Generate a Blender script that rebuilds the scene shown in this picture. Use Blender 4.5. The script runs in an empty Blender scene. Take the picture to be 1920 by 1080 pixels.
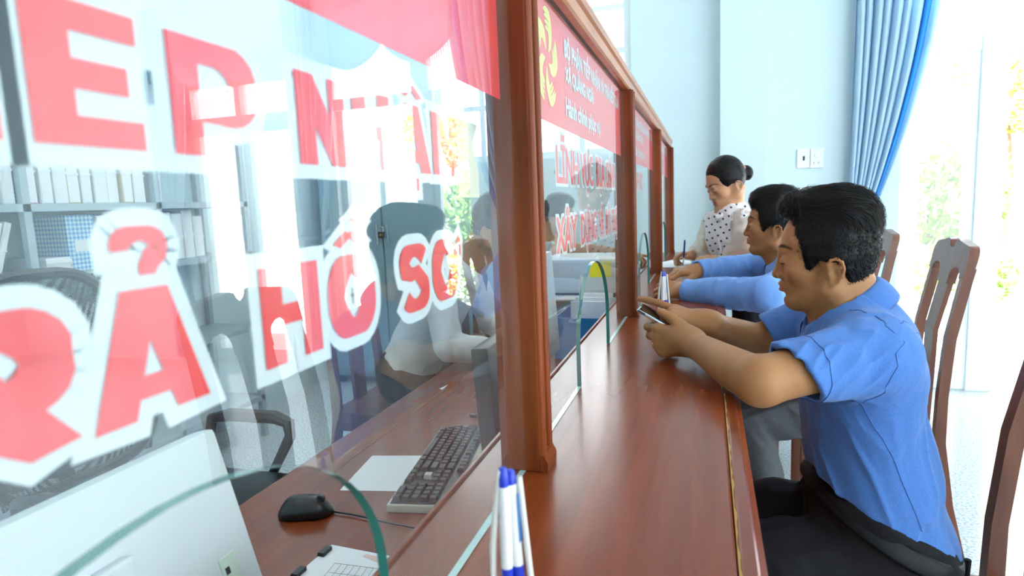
import bpy, bmesh, math, random
import numpy as np
from mathutils import Vector, Matrix

random.seed(7)
scene = bpy.context.scene
COL = scene.collection

# ------------------------------------------------------------------ camera
# x = 0 is the glass partition, +x the public side, y runs along the counter
CAM = Vector((.229, 0.0, 1.30))
_R = ((.955918, -.000828, -.293631), (.290769, -.136646, .946985), (-.040908, -.990620, -.130381))
cam_data = bpy.data.cameras.new('camera')
cam = bpy.data.objects.new('camera', cam_data)
COL.objects.link(cam)
cam.matrix_world = Matrix(((_R[0][0], -_R[0][1], -_R[0][2], CAM[0]),
                           (_R[1][0], -_R[1][1], -_R[1][2], CAM[1]),
                           (_R[2][0], -_R[2][1], -_R[2][2], CAM[2]),
                           (0, 0, 0, 1)))
cam_data.sensor_width = 36.0
cam_data.lens = 36.0 * 1192.0 / 1920.0
cam_data.clip_start = .02
cam_data.dof.use_dof = True
cam_data.dof.focus_distance = 1.35
cam_data.dof.aperture_fstop = 7.5
scene.camera = cam

# ------------------------------------------------------------------ light
world = bpy.data.worlds.new('sky')
scene.world = world
world.use_nodes = True
_bg = world.node_tree.nodes['Background']
_bg.inputs[0].default_value = (.93, .97, 1.0, 1)
_bg.inputs[1].default_value = 3.0
sun_data = bpy.data.lights.new('sun', 'SUN')
sun_data.energy = 42.0
sun_data.angle = .01
sun_data.color = (1, .95, .86)
sun = bpy.data.objects.new('sun', sun_data)
COL.objects.link(sun)
sun.rotation_euler = (math.radians(20), math.radians(8), 0)
vs = scene.view_settings
vs.view_transform = 'Standard'
vs.look = 'None'
vs.gamma = 1.0
vs.use_curve_mapping = False
vs.exposure = 1.22
scene.cycles.use_denoising = True
scene.cycles.transparent_max_bounces = 24
scene.cycles.max_bounces = 10
scene.cycles.diffuse_bounces = 5
scene.cycles.caustics_reflective = False
scene.cycles.caustics_refractive = False
scene.cycles.sample_clamp_indirect = 6.0

# ------------------------------------------------------------------ pixel -> place helpers (1920 x 1080)
def _ray(px, py):
    v = (px - 960.0, py - 540.0, 1192.0)
    return Vector([sum(_R[i][j] * v[j] for j in range(3)) for i in range(3)])
def onX(px, py, X):
    r = _ray(px, py); return CAM + r * ((X - CAM[0]) / r[0])
def onY(px, py, Y):
    r = _ray(px, py); return CAM + r * (Y / r[1])
def onZ(px, py, Z):
    r = _ray(px, py); return CAM + r * ((Z - CAM[2]) / r[2])

# ------------------------------------------------------------------ materials
MATS = {}
def _new(name):
    m = bpy.data.materials.new(name); m.use_nodes = True
    MATS[name] = m
    return m, m.node_tree.nodes, m.node_tree.links, m.node_tree.nodes['Principled BSDF']
def plain(name, col, rough=.5, metal=0.0, spec=.5, var=0.0, vscale=20.0, bump=0.0, bscale=200.0, coat=0.0, trans=0.0, sss=0.0, vcol=None):
    m, N, L, b = _new(name)
    b.inputs['Base Color'].default_value = (*col, 1)
    b.inputs['Roughness'].default_value = rough
    b.inputs['Metallic'].default_value = metal
    b.inputs['Specular IOR Level'].default_value = spec
    b.inputs['Coat Weight'].default_value = coat
    b.inputs['Coat Roughness'].default_value = .12
    if sss:
        b.inputs['Subsurface Weight'].default_value = sss
        b.inputs['Subsurface Radius'].default_value = (1.0, .35, .2)
        b.inputs['Subsurface Scale'].default_value = .006
    tc = N.new('ShaderNodeTexCoord')
    src = None
    if vcol:
        a = N.new('ShaderNodeVertexColor'); a.layer_name = vcol
        src = a.outputs[0]
        L.new(src, b.inputs['Base Color'])
    if var:
        n = N.new('ShaderNodeTexNoise'); n.inputs['Scale'].default_value = vscale; n.inputs['Detail'].default_value = 4
        L.new(tc.outputs['Object'], n.inputs['Vector'])
        mx = N.new('ShaderNodeHueSaturation')
        mr = N.new('ShaderNodeMapRange'); mr.inputs[3].default_value = 1 - var; mr.inputs[4].default_value = 1 + var
        L.new(n.outputs[0], mr.inputs[0]); L.new(mr.outputs[0], mx.inputs['Value'])
        if src: L.new(src, mx.inputs['Color'])
        else: mx.inputs['Color'].default_value = (*col, 1)
        L.new(mx.outputs[0], b.inputs['Base Color'])
    if bump:
        n2 = N.new('ShaderNodeTexNoise'); n2.inputs['Scale'].default_value = bscale; n2.inputs['Detail'].default_value = 3
        L.new(tc.outputs['Object'], n2.inputs['Vector'])
        bp = N.new('ShaderNodeBump'); bp.inputs['Strength'].default_value = bump; bp.inputs['Distance'].default_value = .002
        L.new(n2.outputs[0], bp.inputs['Height']); L.new(bp.outputs[0], b.inputs['Normal'])
    return m

def wood(name, c1, c2, axis='Y', scale=1.0, rough=.28, coat=.3, spec=.5):
    """varnished timber: stretched grain noise along one axis"""
    m, N, L, b = _new(name)
    tc = N.new('ShaderNodeTexCoord'); mp = N.new('ShaderNodeMapping')
    s = {'X': (1.2, 22, 22), 'Y': (22, 1.2, 22), 'Z': (22, 22, 1.2)}[axis]
    mp.inputs['Scale'].default_value = tuple(v * scale for v in s)
    L.new(tc.outputs['Object'], mp.inputs['Vector'])
    n = N.new('ShaderNodeTexNoise'); n.inputs['Scale'].default_value = 1.6; n.inputs['Detail'].default_value = 8; n.inputs['Distortion'].default_value = .6
    L.new(mp.outputs[0], n.inputs['Vector'])
    n2 = N.new('ShaderNodeTexNoise'); n2.inputs['Scale'].default_value = 3.0; n2.inputs['Detail'].default_value = 2
    L.new(tc.outputs['Object'], n2.inputs['Vector'])
    r = N.new('ShaderNodeValToRGB')
    r.color_ramp.elements[0].position = .3; r.color_ramp.elements[0].color = (*c1, 1)
    r.color_ramp.elements[1].position = .72; r.color_ramp.elements[1].color = (*c2, 1)
    ad = N.new('ShaderNodeMath'); ad.operation = 'MULTIPLY_ADD'; ad.inputs[1].default_value = .65
    sc2 = N.new('ShaderNodeMath'); sc2.operation = 'MULTIPLY'; sc2.inputs[1].default_value = .35
    L.new(n2.outputs[0], sc2.inputs[0]); L.new(n.outputs[0], ad.inputs[0]); L.new(sc2.outputs[0], ad.inputs[2])
    L.new(ad.outputs[0], r.inputs[0]); L.new(r.outputs[0], b.inputs['Base Color'])
    b.inputs['Roughness'].default_value = rough
    b.inputs['Specular IOR Level'].default_value = spec
    b.inputs['Coat Weight'].default_value = coat
    b.inputs['Coat Roughness'].default_value = .1
    return m

def glass(name, tint=(.97, .99, .985), r0=.045, gain=1.0, haze=0.0):
    """thin sheet: see-through plus a mirror share that rises towards grazing (Schlick), same from both sides"""
    m, N, L, b = _new(name)
    N.remove(b)
    out = [n for n in N if n.type == 'OUTPUT_MATERIAL'][0]
    g = N.new('ShaderNodeNewGeometry')
    dt = N.new('ShaderNodeVectorMath'); dt.operation = 'DOT_PRODUCT'
    L.new(g.outputs['Incoming'], dt.inputs[0]); L.new(g.outputs['Normal'], dt.inputs[1])
    ab = N.new('ShaderNodeMath'); ab.operation = 'ABSOLUTE'; L.new(dt.outputs['Value'], ab.inputs[0])
    om = N.new('ShaderNodeMath'); om.operation = 'SUBTRACT'; om.inputs[0].default_value = 1; L.new(ab.outputs[0], om.inputs[1])
    pw = N.new('ShaderNodeMath'); pw.operation = 'POWER'; pw.inputs[1].default_value = 5; L.new(om.outputs[0], pw.inputs[0])
    ma = N.new('ShaderNodeMath'); ma.operation = 'MULTIPLY_ADD'; ma.inputs[1].default_value = (1 - r0) * gain; ma.inputs[2].default_value = r0
    ma.use_clamp = True
    L.new(pw.outputs[0], ma.inputs[0])
    t = N.new('ShaderNodeBsdfTransparent'); t.inputs[0].default_value = (*tint, 1)
    gl = N.new('ShaderNodeBsdfGlossy'); gl.inputs['Roughness'].default_value = .0
    gl.inputs[0].default_value = (1, 1, 1, 1)
    mx = N.new('ShaderNodeMixShader')
    L.new(ma.outputs[0], mx.inputs[0]); L.new(t.outputs[0], mx.inputs[1]); L.new(gl.outputs[0], mx.inputs[2])
    last = mx
    if haze:
        # dusty film and wiped streaks on the sheet
        tc = N.new('ShaderNodeTexCoord'); mp = N.new('ShaderNodeMapping'); mp.inputs['Scale'].default_value = (3, 9, 2.2)
        mp.inputs['Rotation'].default_value = (.5, 0, 0)
        L.new(tc.outputs['Object'], mp.inputs['Vector'])
        n = N.new('ShaderNodeTexNoise'); n.inputs['Scale'].default_value = 2.2; n.inputs['Detail'].default_value = 7; n.inputs['Distortion'].default_value = 1.2
        L.new(mp.outputs[0], n.inputs['Vector'])
        mr = N.new('ShaderNodeMapRange'); mr.inputs[1].default_value = .42; mr.inputs[2].default_value = .75; mr.inputs[3].default_value = haze * .35; mr.inputs[4].default_value = haze
        L.new(n.outputs[0], mr.inputs[0])
        df = N.new('ShaderNodeBsdfDiffuse'); df.inputs[0].default_value = (.85, .88, .9, 1)
        m2 = N.new('ShaderNodeMixShader')
        L.new(mr.outputs[0], m2.inputs[0]); L.new(mx.outputs[0], m2.inputs[1]); L.new(df.outputs[0], m2.inputs[2])
        last = m2
    L.new(last.outputs[0], out.inputs[0])
    return m

def emitter(name, col, s):
    m, N, L, b = _new(name)
    b.inputs['Base Color'].default_value = (*col, 1)
    b.inputs['Emission Color'].default_value = (*col, 1)
    b.inputs['Emission Strength'].default_value = s
    return m

def tiles(name):
    """polished pale granite floor: speckle, 0.6 m joints"""
    m, N, L, b = _new(name)
    tc = N.new('ShaderNodeTexCoord')
    v = N.new('ShaderNodeTexNoise'); v.inputs['Scale'].default_value = 95; v.inputs['Detail'].default_value = 3
    L.new(tc.outputs['Object'], v.inputs['Vector'])
    r = N.new('ShaderNodeValToRGB')
    r.color_ramp.elements[0].position = .36; r.color_ramp.elements[0].color = (.34, .43, .50, 1)
    r.color_ramp.elements[1].position = .56; r.color_ramp.elements[1].color = (.72, .77, .80, 1)
    L.new(v.outputs[0], r.inputs[0])
    L.new(r.outputs[0], b.inputs['Base Color'])
    b.inputs['Roughness'].default_value = .12
    b.inputs['Specular IOR Level'].default_value = .6
    return m

WOOD = wood('varnished_redwood', (.155, .026, .006), (.275, .056, .014), 'Y', rough=.25, coat=.08)
WOODZ = wood('varnished_redwood_upright', (.075, .013, .003), (.27, .058, .012), 'Z', rough=.42, coat=.0, spec=.25)
WOODRAIL = wood('varnished_redwood_rail', (.30, .085, .020), (.52, .19, .055), 'Y', rough=.3, coat=.25)
WOODCH = wood('chair_timber', (.085, .022, .009), (.25, .075, .030), 'Z', rough=.32, coat=.25)
GLASS = glass('partition_glass', r0=.13, gain=.48, haze=.05)
GLASSEDGE = plain('glass_cut_edge', (.02, .20, .17), .12, spec=.7)
GLASSEDGE_L = plain('glass_ground_edge', (.55, .80, .78), .15, spec=.7)
PANE = glass('window_glass', (.96, .985, .99))
WALL = plain('pale_blue_wall_paint', (.64, .79, .84), .65, var=.025, vscale=3, bump=.02, bscale=90)
WALLW = plain('white_wall_paint', (.80, .84, .86), .7)
CEIL = plain('white_ceiling_paint', (.82, .84, .84), .8)
FLOOR = tiles('polished_granite_tiles')
ALU = plain('white_aluminium_frame', (.80, .86, .89), .35)
WHITE = plain('white_plastic', (.82, .83, .83), .35)
VINYLW = plain('white_vinyl_film', (.62, .67, .70), .4)
VINYLR = plain('red_vinyl_film', (.80, .035, .04), .4)
VINYLY = plain('yellow_vinyl_film', (.80, .78, .10), .4)
PAPER = plain('white_paper', (.80, .82, .85), .8, var=.02, vscale=30)
BLACKP = plain('black_plastic', (.010, .011, .013), .32)
DARKG = plain('dark_grey_plastic', (.035, .04, .046), .4)
KEYM = plain('charcoal_keycap', (.035, .036, .042), .42, var=.2, vscale=60)
CREAM = plain('aged_cream_plastic', (.62, .60, .50), .5)
BLUEP = plain('blue_plastic', (.02, .20, .52), .35)
YELLOW = plain('yellow_note', (.80, .72, .02), .7)
INKBLUE = plain('pen_blue', (.02, .05, .55), .3)
CHROME = plain('chrome', (.75, .76, .78), .15, metal=1.0)
GOLD = plain('gold', (.85, .58, .2), .22, metal=1.0)
CABBLUE = plain('steel_blue_enamel', (.22, .36, .42), .4)
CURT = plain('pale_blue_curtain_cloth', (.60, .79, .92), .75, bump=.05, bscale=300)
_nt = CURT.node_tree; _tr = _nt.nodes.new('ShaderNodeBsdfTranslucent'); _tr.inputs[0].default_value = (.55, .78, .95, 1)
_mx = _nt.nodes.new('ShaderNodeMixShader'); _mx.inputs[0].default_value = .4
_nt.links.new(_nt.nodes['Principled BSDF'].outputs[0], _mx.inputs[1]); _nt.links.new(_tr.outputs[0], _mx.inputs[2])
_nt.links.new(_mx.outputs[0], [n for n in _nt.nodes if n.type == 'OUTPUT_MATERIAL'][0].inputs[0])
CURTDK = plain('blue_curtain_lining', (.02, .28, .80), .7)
FRINGE = plain('white_fringe', (.80, .85, .9), .8)
STEEL = plain('grey_shelf_steel', (.40, .50, .55), .45)
MESHF = plain('office_mesh', (.03, .04, .05), .6)
BEIGE = plain('beige_paper', (.55, .50, .36), .8, var=.1, vscale=12)
GREENL = plain('leaf_green', (.12, .26, .03), .6, var=.4, vscale=9)
GREENY = plain('leaf_yellow_green', (.24, .34, .04), .6, var=.3, vscale=9)
BARK = plain('bark', (.12, .08, .05), .9)
CONC = plain('sunlit_concrete', (.62, .62, .60), .9, var=.06, vscale=2)
FENCEW = plain('white_fence_paint', (.8, .8, .78), .6)
GRASS = plain('lawn', (.16, .28, .06), .9, var=.3, vscale=6)

# ------------------------------------------------------------------ object helpers
_ORG = {}
def prop(o, label=None, cat=None, group=None, kind=None):
    if label: o['label'] = label
    if cat: o['category'] = cat
    if group: o['group'] = group
    if kind: o['kind'] = kind
    return o
def thing(name, label, cat, loc=(0, 0, 0), group=None):
    o = bpy.data.objects.new(name, None); COL.objects.link(o)
    o.empty_display_size = .05
    o.location = loc; _ORG[o.name] = Vector(loc)
    return prop(o, label, cat, group)
class MB:
    """collects shapes (world coordinates) into one mesh"""
    def __init__(s): s.v = []; s.f = []; s.m = []
    def add(s, vs, fs, mi=0):
        n = len(s.v); s.v += [tuple(v) for v in vs]; s.f += [tuple(i + n for i in f) for f in fs]; s.m += [mi] * len(fs); return s
    def box(s, x0, x1, y0, y1, z0, z1, mi=0, bev=0.0, T=None):
        if bev <= 0:
            vs = [(x, y, z) for x in (x0, x1) for y in (y0, y1) for z in (z0, z1)]
            fs = [(0, 1, 3, 2), (4, 6, 7, 5), (0, 4, 5, 1), (2, 3, 7, 6), (0, 2, 6, 4), (1, 5, 7, 3)]
        else:
            bm = bmesh.new(); bmesh.ops.create_cube(bm, size=1)
            for v in bm.verts:
                v.co = Vector(((x0 + x1) / 2 + v.co.x * (x1 - x0), (y0 + y1) / 2 + v.co.y * (y1 - y0), (z0 + z1) / 2 + v.co.z * (z1 - z0)))
            bmesh.ops.bevel(bm, geom=bm.edges[:], offset=bev, segments=2, affect='EDGES', profile=.6)
            bm.verts.index_update()
            vs = [v.co.copy() for v in bm.verts]; fs = [[v.index for v in f.verts] for f in bm.faces]; bm.free()
        if T is not None: vs = [T @ Vector(v) for v in vs]
        return s.add(vs, fs, mi)
    def prism(s, poly, a0, a1, axis='X', mi=0, T=None):
        """2-D outline extruded along an axis: poly in the other two axes in order"""
        n = len(poly)
        def P(u, v, a): return {'X': (a, u, v), 'Y': (u, a, v), 'Z': (u, v, a)}[axis]
        vs = [P(u, v, a0) for u, v in poly] + [P(u, v, a1) for u, v in poly]
        fs = [tuple(range(n))[::-1], tuple(range(n, 2 * n))] + [(i, (i + 1) % n, n + (i + 1) % n, n + i) for i in range(n)]
        if T is not None: vs = [T @ Vector(v) for v in vs]
        return s.add(vs, fs, mi)
    def tube(s, pts, r, seg=8, mi=0, closed=False, flat=None):
        pts = [Vector(p) for p in pts]; n = len(pts)
        rs = r if isinstance(r, (list, tuple)) else [r] * n
        ring = []; up = None
        for i, p in enumerate(pts):
            t = (pts[(i + 1) % n] - pts[i - 1]) if closed else (pts[min(i + 1, n - 1)] - pts[max(i - 1, 0)])
            t.normalize()
            if up is None:
                up = Vector((0, 0, 1)) if abs(t.z) < .9 else Vector((1, 0, 0))
            a = t.cross(up)
            if a.length < 1e-6: a = t.orthogonal()
            a.normalize(); b = a.cross(t).normalized(); up = b
            fa, fb = flat if flat else (1, 1)
            ring.append([p + a * (math.cos(2 * math.pi * k / seg) * rs[i] * fa) + b * (math.sin(2 * math.pi * k / seg) * rs[i] * fb) for k in range(seg)])
        vs = [v for rr in ring for v in rr]; fs = []
        for i in range(n if closed else n - 1):
            j = (i + 1) % n
            for k in range(seg):
                k2 = (k + 1) % seg
                fs.append((i * seg + k, i * seg + k2, j * seg + k2, j * seg + k))
        if not closed:
            fs.append(tuple(range(seg))[::-1]); fs.append(tuple((n - 1) * seg + k for k in range(seg)))
        return s.add(vs, fs, mi)
    def lathe(s, prof, c=(0, 0, 0), seg=24, mi=0, T=None):
        """profile (radius, height) spun about z through c"""
        vs = []; fs = []
        for r, z in prof:
            for k in range(seg):
                a = 2 * math.pi * k / seg; vs.append((c[0] + r * math.cos(a), c[1] + r * math.sin(a), c[2] + z))
        for i in range(len(prof) - 1):
            for k in range(seg):
                k2 = (k + 1) % seg; fs.append((i * seg + k, i * seg + k2, (i + 1) * seg + k2, (i + 1) * seg + k))
        fs.append(tuple(range(seg))[::-1]); fs.append(tuple((len(prof) - 1) * seg + k for k in range(seg)))
        if T is not None: vs = [T @ Vector(v) for v in vs]
        return s.add(vs, fs, mi)
    def build(s, name, mats, parent=None, smooth=False, kind=None):
        me = bpy.data.meshes.new(name)
        org = _ORG.get(parent.name, Vector((0, 0, 0))) if parent else Vector((0, 0, 0))
        me.from_pydata([(v[0] - org[0], v[1] - org[1], v[2] - org[2]) for v in s.v], [], s.f)
        if not isinstance(mats, (list, tuple)): mats = [mats]
        for m in mats: me.materials.append(m)
        if len(mats) > 1: me.polygons.foreach_set('material_index', s.m)
        bm = bmesh.new(); bm.from_mesh(me); bmesh.ops.recalc_face_normals(bm, faces=bm.faces[:]); bm.to_mesh(me); bm.free()
        if smooth:
            me.polygons.foreach_set('use_smooth', [True] * len(me.polygons))
            if smooth != 'all': me.set_sharp_from_angle(angle=math.radians(38))
        me.update()
        o = bpy.data.objects.new(name, me); COL.objects.link(o)
        if parent: o.parent = parent; _ORG[o.name] = org
        if kind: o['kind'] = kind
        return o
def copy_tree(o, parent=None):
    c = o.copy(); COL.objects.link(c); c.parent = parent
    for ch in o.children: copy_tree(ch, c)
    return c
def link_copy(o, parent, loc=None):
    c = o.copy(); COL.objects.link(c); c.parent = parent
    if loc is not None: c.location = loc
    return c
# ================================================================== THE SETTING
YF = 4.57          # far wall
XL, XR, YB, ZC = -2.62, 6.3, -3.2, 3.35
ZCT, ZDK = .95, .70  # public counter top, clerk desk top
def struct(mb, name, m, parent=None, smooth=False):
    o = mb.build(name, m, parent, smooth)
    if parent is None: o['kind'] = 'structure'
    return o
def wall_cells(u0, u1, v0, v1, holes):
    us = sorted({u0, u1, *[h[0] for h in holes], *[h[1] for h in holes]}); vv = sorted({v0, v1, *[h[2] for h in holes], *[h[3] for h in holes]})
    for a, b in zip(us[:-1], us[1:]):
        for c, d in zip(vv[:-1], vv[1:]):
            if not any(h[0] <= (a + b) / 2 <= h[1] and h[2] <= (c + d) / 2 <= h[3] for h in holes): yield a, b, c, d
struct(MB().box(XL - .2, XR + .2, YB - .2, YF + .22, -.1, 0), 'floor', FLOOR)
struct(MB().box(XL - .2, XR + .2, YB - 3.4, YF + .22, ZC, ZC + .12), 'ceiling', CEIL)  # unseen overhang past the back wall, added to keep the sun out
# far wall: a high window on the office side, two tall glazed door bays on the public side
WIN = (-1.75, -.27, 1.62, 2.95)
BAY1 = (1.38, 2.72, 0.0, 2.85)
BAY2 = (2.95, 4.10, 0.0, 2.45)
mb = MB()
for a, b, c, d in wall_cells(XL, XR, 0, ZC, [WIN, BAY1, BAY2]): mb.box(a, b, YF, YF + .2, c, d)
struct(mb, 'wall_far', WALL)
struct(MB().box(.31, .60, YF - .13, YF + .01, 0, ZC), 'trim_1', WALL)       # shallow pier on the far wall
mb = MB()
for a, b, c, d in wall_cells(YB, YF, 0, ZC, []): mb.box(XL - .2, XL, a, b, c, d)
struct(mb, 'wall_left', WALL)
mb = MB()
for a, b, c, d in wall_cells(YB, YF, 0, ZC, [(-2.2, -.2, .3, 2.9), (.8, 2.8, .3, 2.9)]): mb.box(XR, XR + .2, a, b, c, d)
struct(mb, 'wall_right', WALL)
mb = MB()
for a, b, c, d in wall_cells(XL, XR, 0, ZC, [(3.2, 5.8, 0, 2.95)]): mb.box(a, b, YB - .2, YB, c, d)  # unseen opening behind the camera, put in and sized for the daylight it admits
struct(mb, 'wall_back', WALL)
struct(MB().box(.60, 1.38, YF - .015, YF, 0, .1), 'baseboard_far', WALLW)
# high window: white bars and panes
w = struct(MB().box(WIN[0], WIN[1], YF + .04, YF + .10, WIN[2], WIN[2] + .05).box(WIN[0], WIN[1], YF + .04, YF + .10, WIN[3] - .05, WIN[3])
    .box(WIN[0], WIN[0] + .05, YF + .045, YF + .095, WIN[2] + .05, WIN[3] - .05).box(WIN[1] - .05, WIN[1], YF + .045, YF + .095, WIN[2] + .05, WIN[3] - .05), 'window_1', ALU)
xs = [-1.75 + .05, -1.38, -1.0, -.63, -.32]; zs = [1.67, 2.02, 2.33, 2.62, 2.90]
for x in xs[1:-1]: MB().box(x - .02, x + .02, YF + .048, YF + .092, 1.67, 2.90).build('window_bar', ALU, w)
for z in zs[1:-1]: MB().box(-1.70, -.32, YF + .05, YF + .09, z - .02, z + .02).build('window_bar', ALU, w)
for i in range(4):
    for j in range(4): MB().box(xs[i] + .02, xs[i + 1] - .02, YF + .066, YF + .07, zs[j] + .02, zs[j + 1] - .02).build('pane', PANE, w)

def door_bay(name, x0, x1, ztop, stiles, zrail, open_from=None, arch=False):
    """white aluminium door set: stiles, a door rail and a row of transom lights"""
    y0, y1 = YF + .03, YF + .11
    d = struct(MB().box(x0, x0 + .07, y0, y1, 0, ztop - .07).box(x1 - .07, x1, y0, y1, 0, ztop - .07).box(x0, x1, y0 + .002, y1 - .002, ztop - .07, ztop)
               .box(x0 + .07, x1 - .07, y0 + .004, y1 - .004, zrail, zrail + .085), name, ALU)
    edges = [x0 + .07] + [v for s in stiles for v in s] + [x1 - .07]
    for s0, s1 in stiles: MB().box(s0, s1, y0 - .005, y1 + .005, 0, ztop - .06, bev=.006).build('stile', ALU, d)
    for k in range(0, len(edges), 2):
        a, b = edges[k], edges[k + 1]
        MB().box(a, b, YF + .068, YF + .073, zrail + .085, ztop - .07).build('transom_pane', PANE, d)
        if open_from is not None and a >= open_from: continue
        leaf = MB().box(a, a + .05, y0 + .01, y1 - .01, .01, zrail).box(b - .05, b, y0 + .01, y1 - .01, .01, zrail).box(a + .05, b - .05, y0 + .012, y1 - .012, zrail - .06, zrail).box(a + .05, b - .05, y0 + .012, y1 - .012, .01, .12).build('door_leaf', ALU, d)
        MB().box(a + .05, b - .05, YF + .066, YF + .071, .12, zrail - .06).build('pane', PANE, leaf)
    if open_from is not None:
        a = [s for s in edges[::2] if s >= open_from - .01][0]; b = x1 - .07
        leaf = MB().box(b - .048, b - .002, YF + .16, YF + .04 + (b - a), .01, .12).box(b - .048, b - .002, YF + .16, YF + .04 + (b - a), zrail - .06, zrail).box(b - .05, b, YF + .1, YF + .16, .01, zrail).box(b - .05, b, YF + .04 + (b - a), YF + .1 + (b - a), .01, zrail).build('door_leaf', ALU, d)
        MB().box(b - .028, b - .022, YF + .16, YF + .04 + (b - a), .12, zrail - .06).build('pane', PANE, leaf)
    return d
door_bay('door_1', BAY1[0], BAY1[1], BAY1[3], [(1.80, 1.94)], 2.10, open_from=1.93)
door_bay('door_2', BAY2[0], BAY2[1], BAY2[3], [(3.52, 3.57)], 2.05)
# switch plates on the far wall
for k, (px, lab) in enumerate(((1507, 'white wall plate with one dark slot, left of the pair'), (1530, 'white wall plate with dimmer knob and sockets, right of the pair'))):
    p = onY(px, 297, YF)
    t = thing('wall_switch', lab, 'switch', (p.x, YF - .004, p.z))
    MB().box(p.x - .041, p.x + .041, YF - .012, YF, p.z - .062, p.z + .062, bev=.003).build('plate', WHITE, t)
    if k == 0: MB().box(p.x - .007, p.x + .004, YF - .015, YF - .011, p.z - .014, p.z + .014).build('rocker', BLACKP, t)
    else:
        MB().lathe([(.013, 0), (.012, .012)], seg=16, T=Matrix.Translation((p.x, YF - .012, p.z + .02)) @ Matrix.Rotation(math.pi / 2, 4, 'X')).build('knob', WHITE, t)
        for dx in (-.014, .014):
            MB().box(p.x + dx - .003, p.x + dx + .003, YF - .0135, YF - .0115, p.z - .035, p.z - .022).build('socket_slot', STEEL, t)

# ---- outside: paving, lawn strip, wall, gate, trees
struct(MB().box(-12, 22, YF + .22, 34, -.16, -.06), 'ground_outside', CONC)
# ================================================================== COUNTER, DESK, PARTITION
CX1 = .283          # public edge of the shelf
Y0C, Y1C = -.45, 4.24
ct = thing('service_counter', 'long reddish varnished counter shelf where the visitors rest their arms', 'counter', (.1, 1.9, 0))
MB().box(-.072, .256, Y0C, Y1C, ZCT - .032, ZCT, bev=.003).build('countertop', WOOD, ct)
# moulded nosing along the public edge, two small beads
prof = [(.2575, ZCT - .032), (.2575, ZCT - .0015), (.262, ZCT), (.274, ZCT - .0005), (.2765, ZCT - .0025), (.283, ZCT - .004), (.2845, ZCT - .012), (.281, ZCT - .022), (.284, ZCT - .034), (.278, ZCT - .046), (.2575, ZCT - .048)]
MB().prism(prof, Y0C, Y1C, 'Y').build('nosing', WOOD, ct)
mb = MB(); ws = []
for k in range(60):
    y_ = .48 + k * .0115; w_ = .0010 + .0022 * abs(math.sin(k * .9) * math.sin(k * .37 + 1)); ws.append((y_, w_))
mb.add([(.2572, y_, ZCT + .0004) for y_, w_ in ws] + [(.2572 + w_, y_, ZCT + .0004) for y_, w_ in ws], [(k, k + 1, 61 + k, 60 + k) for k in range(59)])
mb.build('worn_edge', plain('bare_yellow_wood', (.50, .27, .06), .7), ct)
MB().box(-.078, -.0725, Y0C, Y1C, ZCT - .05, ZCT + .004, bev=.0015).build('back_edge_strip', WOOD, ct)
MB().box(-.040, -.015, Y0C + .02, Y1C - .02, 0, ZCT - .032).build('front_panel', WOOD, ct)
for k in range(6):
    y = Y0C + .10 + k * .90
    MB().box(-.014, -.004, y, y + .05, .03, ZCT - .05, bev=.002).build('panel_batten', WOODZ, ct)
MB().box(-.0145, .02, Y0C + .02, Y1C - .02, 0, .09, bev=.002).build('plinth', WOOD, ct)

dk = thing('clerk_desk', 'lower reddish wooden desk behind the glass carrying keyboard and monitors', 'desk', (-.38, 1.9, 0))
MB().box(-.706, -.0415, Y0C, Y1C, ZDK - .03, ZDK, bev=.003).build('desktop', WOOD, dk)
MB().box(-.7085, -.7062, Y0C, Y1C, ZDK - .028, ZDK - .002).build('edge_band', WOODRAIL, dk)
for y in (Y0C + .03, .79, 1.92, 3.06, Y1C - .06):
    MB().box(-.68, -.045, y, y + .03, 0, ZDK - .03).build('side_panel', WOODZ, dk)
MB().box(-.70, -.665, Y0C + .07, Y1C - .07, ZDK - .11, ZDK - .03).build('apron', WOOD, dk)

pt = thing('glass_partition', 'wood framed glass screen with red and white lettering standing on the counter', 'partition', (0, 1.9, ZCT))
PY = [-.368, .767, 1.902, 3.037, 4.172]
PW = .048
ZG1 = 1.612
for y in PY:
    # square post with a rounded bead down each public corner and a small shoe
    p = MB().box(-.034, .021, y, y + PW, ZCT + .0005, ZG1 + .002, bev=.002).build('post', WOODZ, pt)
    MB().tube([(.021, y + .007, ZCT + .002), (.021, y + .007, ZG1)], .006, 10).tube([(.021, y + PW - .007, ZCT + .002), (.021, y + PW - .007, ZG1)], .006, 10).build('bead', WOODZ, p, smooth=True)
    MB().prism([(.0205, ZCT + .0005), (.030, ZCT + .0005), (.0305, ZCT + .012), (.026, ZCT + .022), (.0205, ZCT + .024)], y - .001, y + PW + .001, 'Y').build('shoe', WOODZ, p)
rprof = [(-.036, ZG1), (.013, ZG1), (.017, ZG1 + .004), (.013, ZG1 + .009), (.0145, ZG1 + .018), (.0165, ZG1 + .026), (.022, ZG1 + .030), (.022, ZG1 + .046), (-.036, ZG1 + .046)]
MB().prism(rprof, PY[0], PY[-1] + PW, 'Y').build('top_rail', WOODRAIL, pt)

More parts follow.
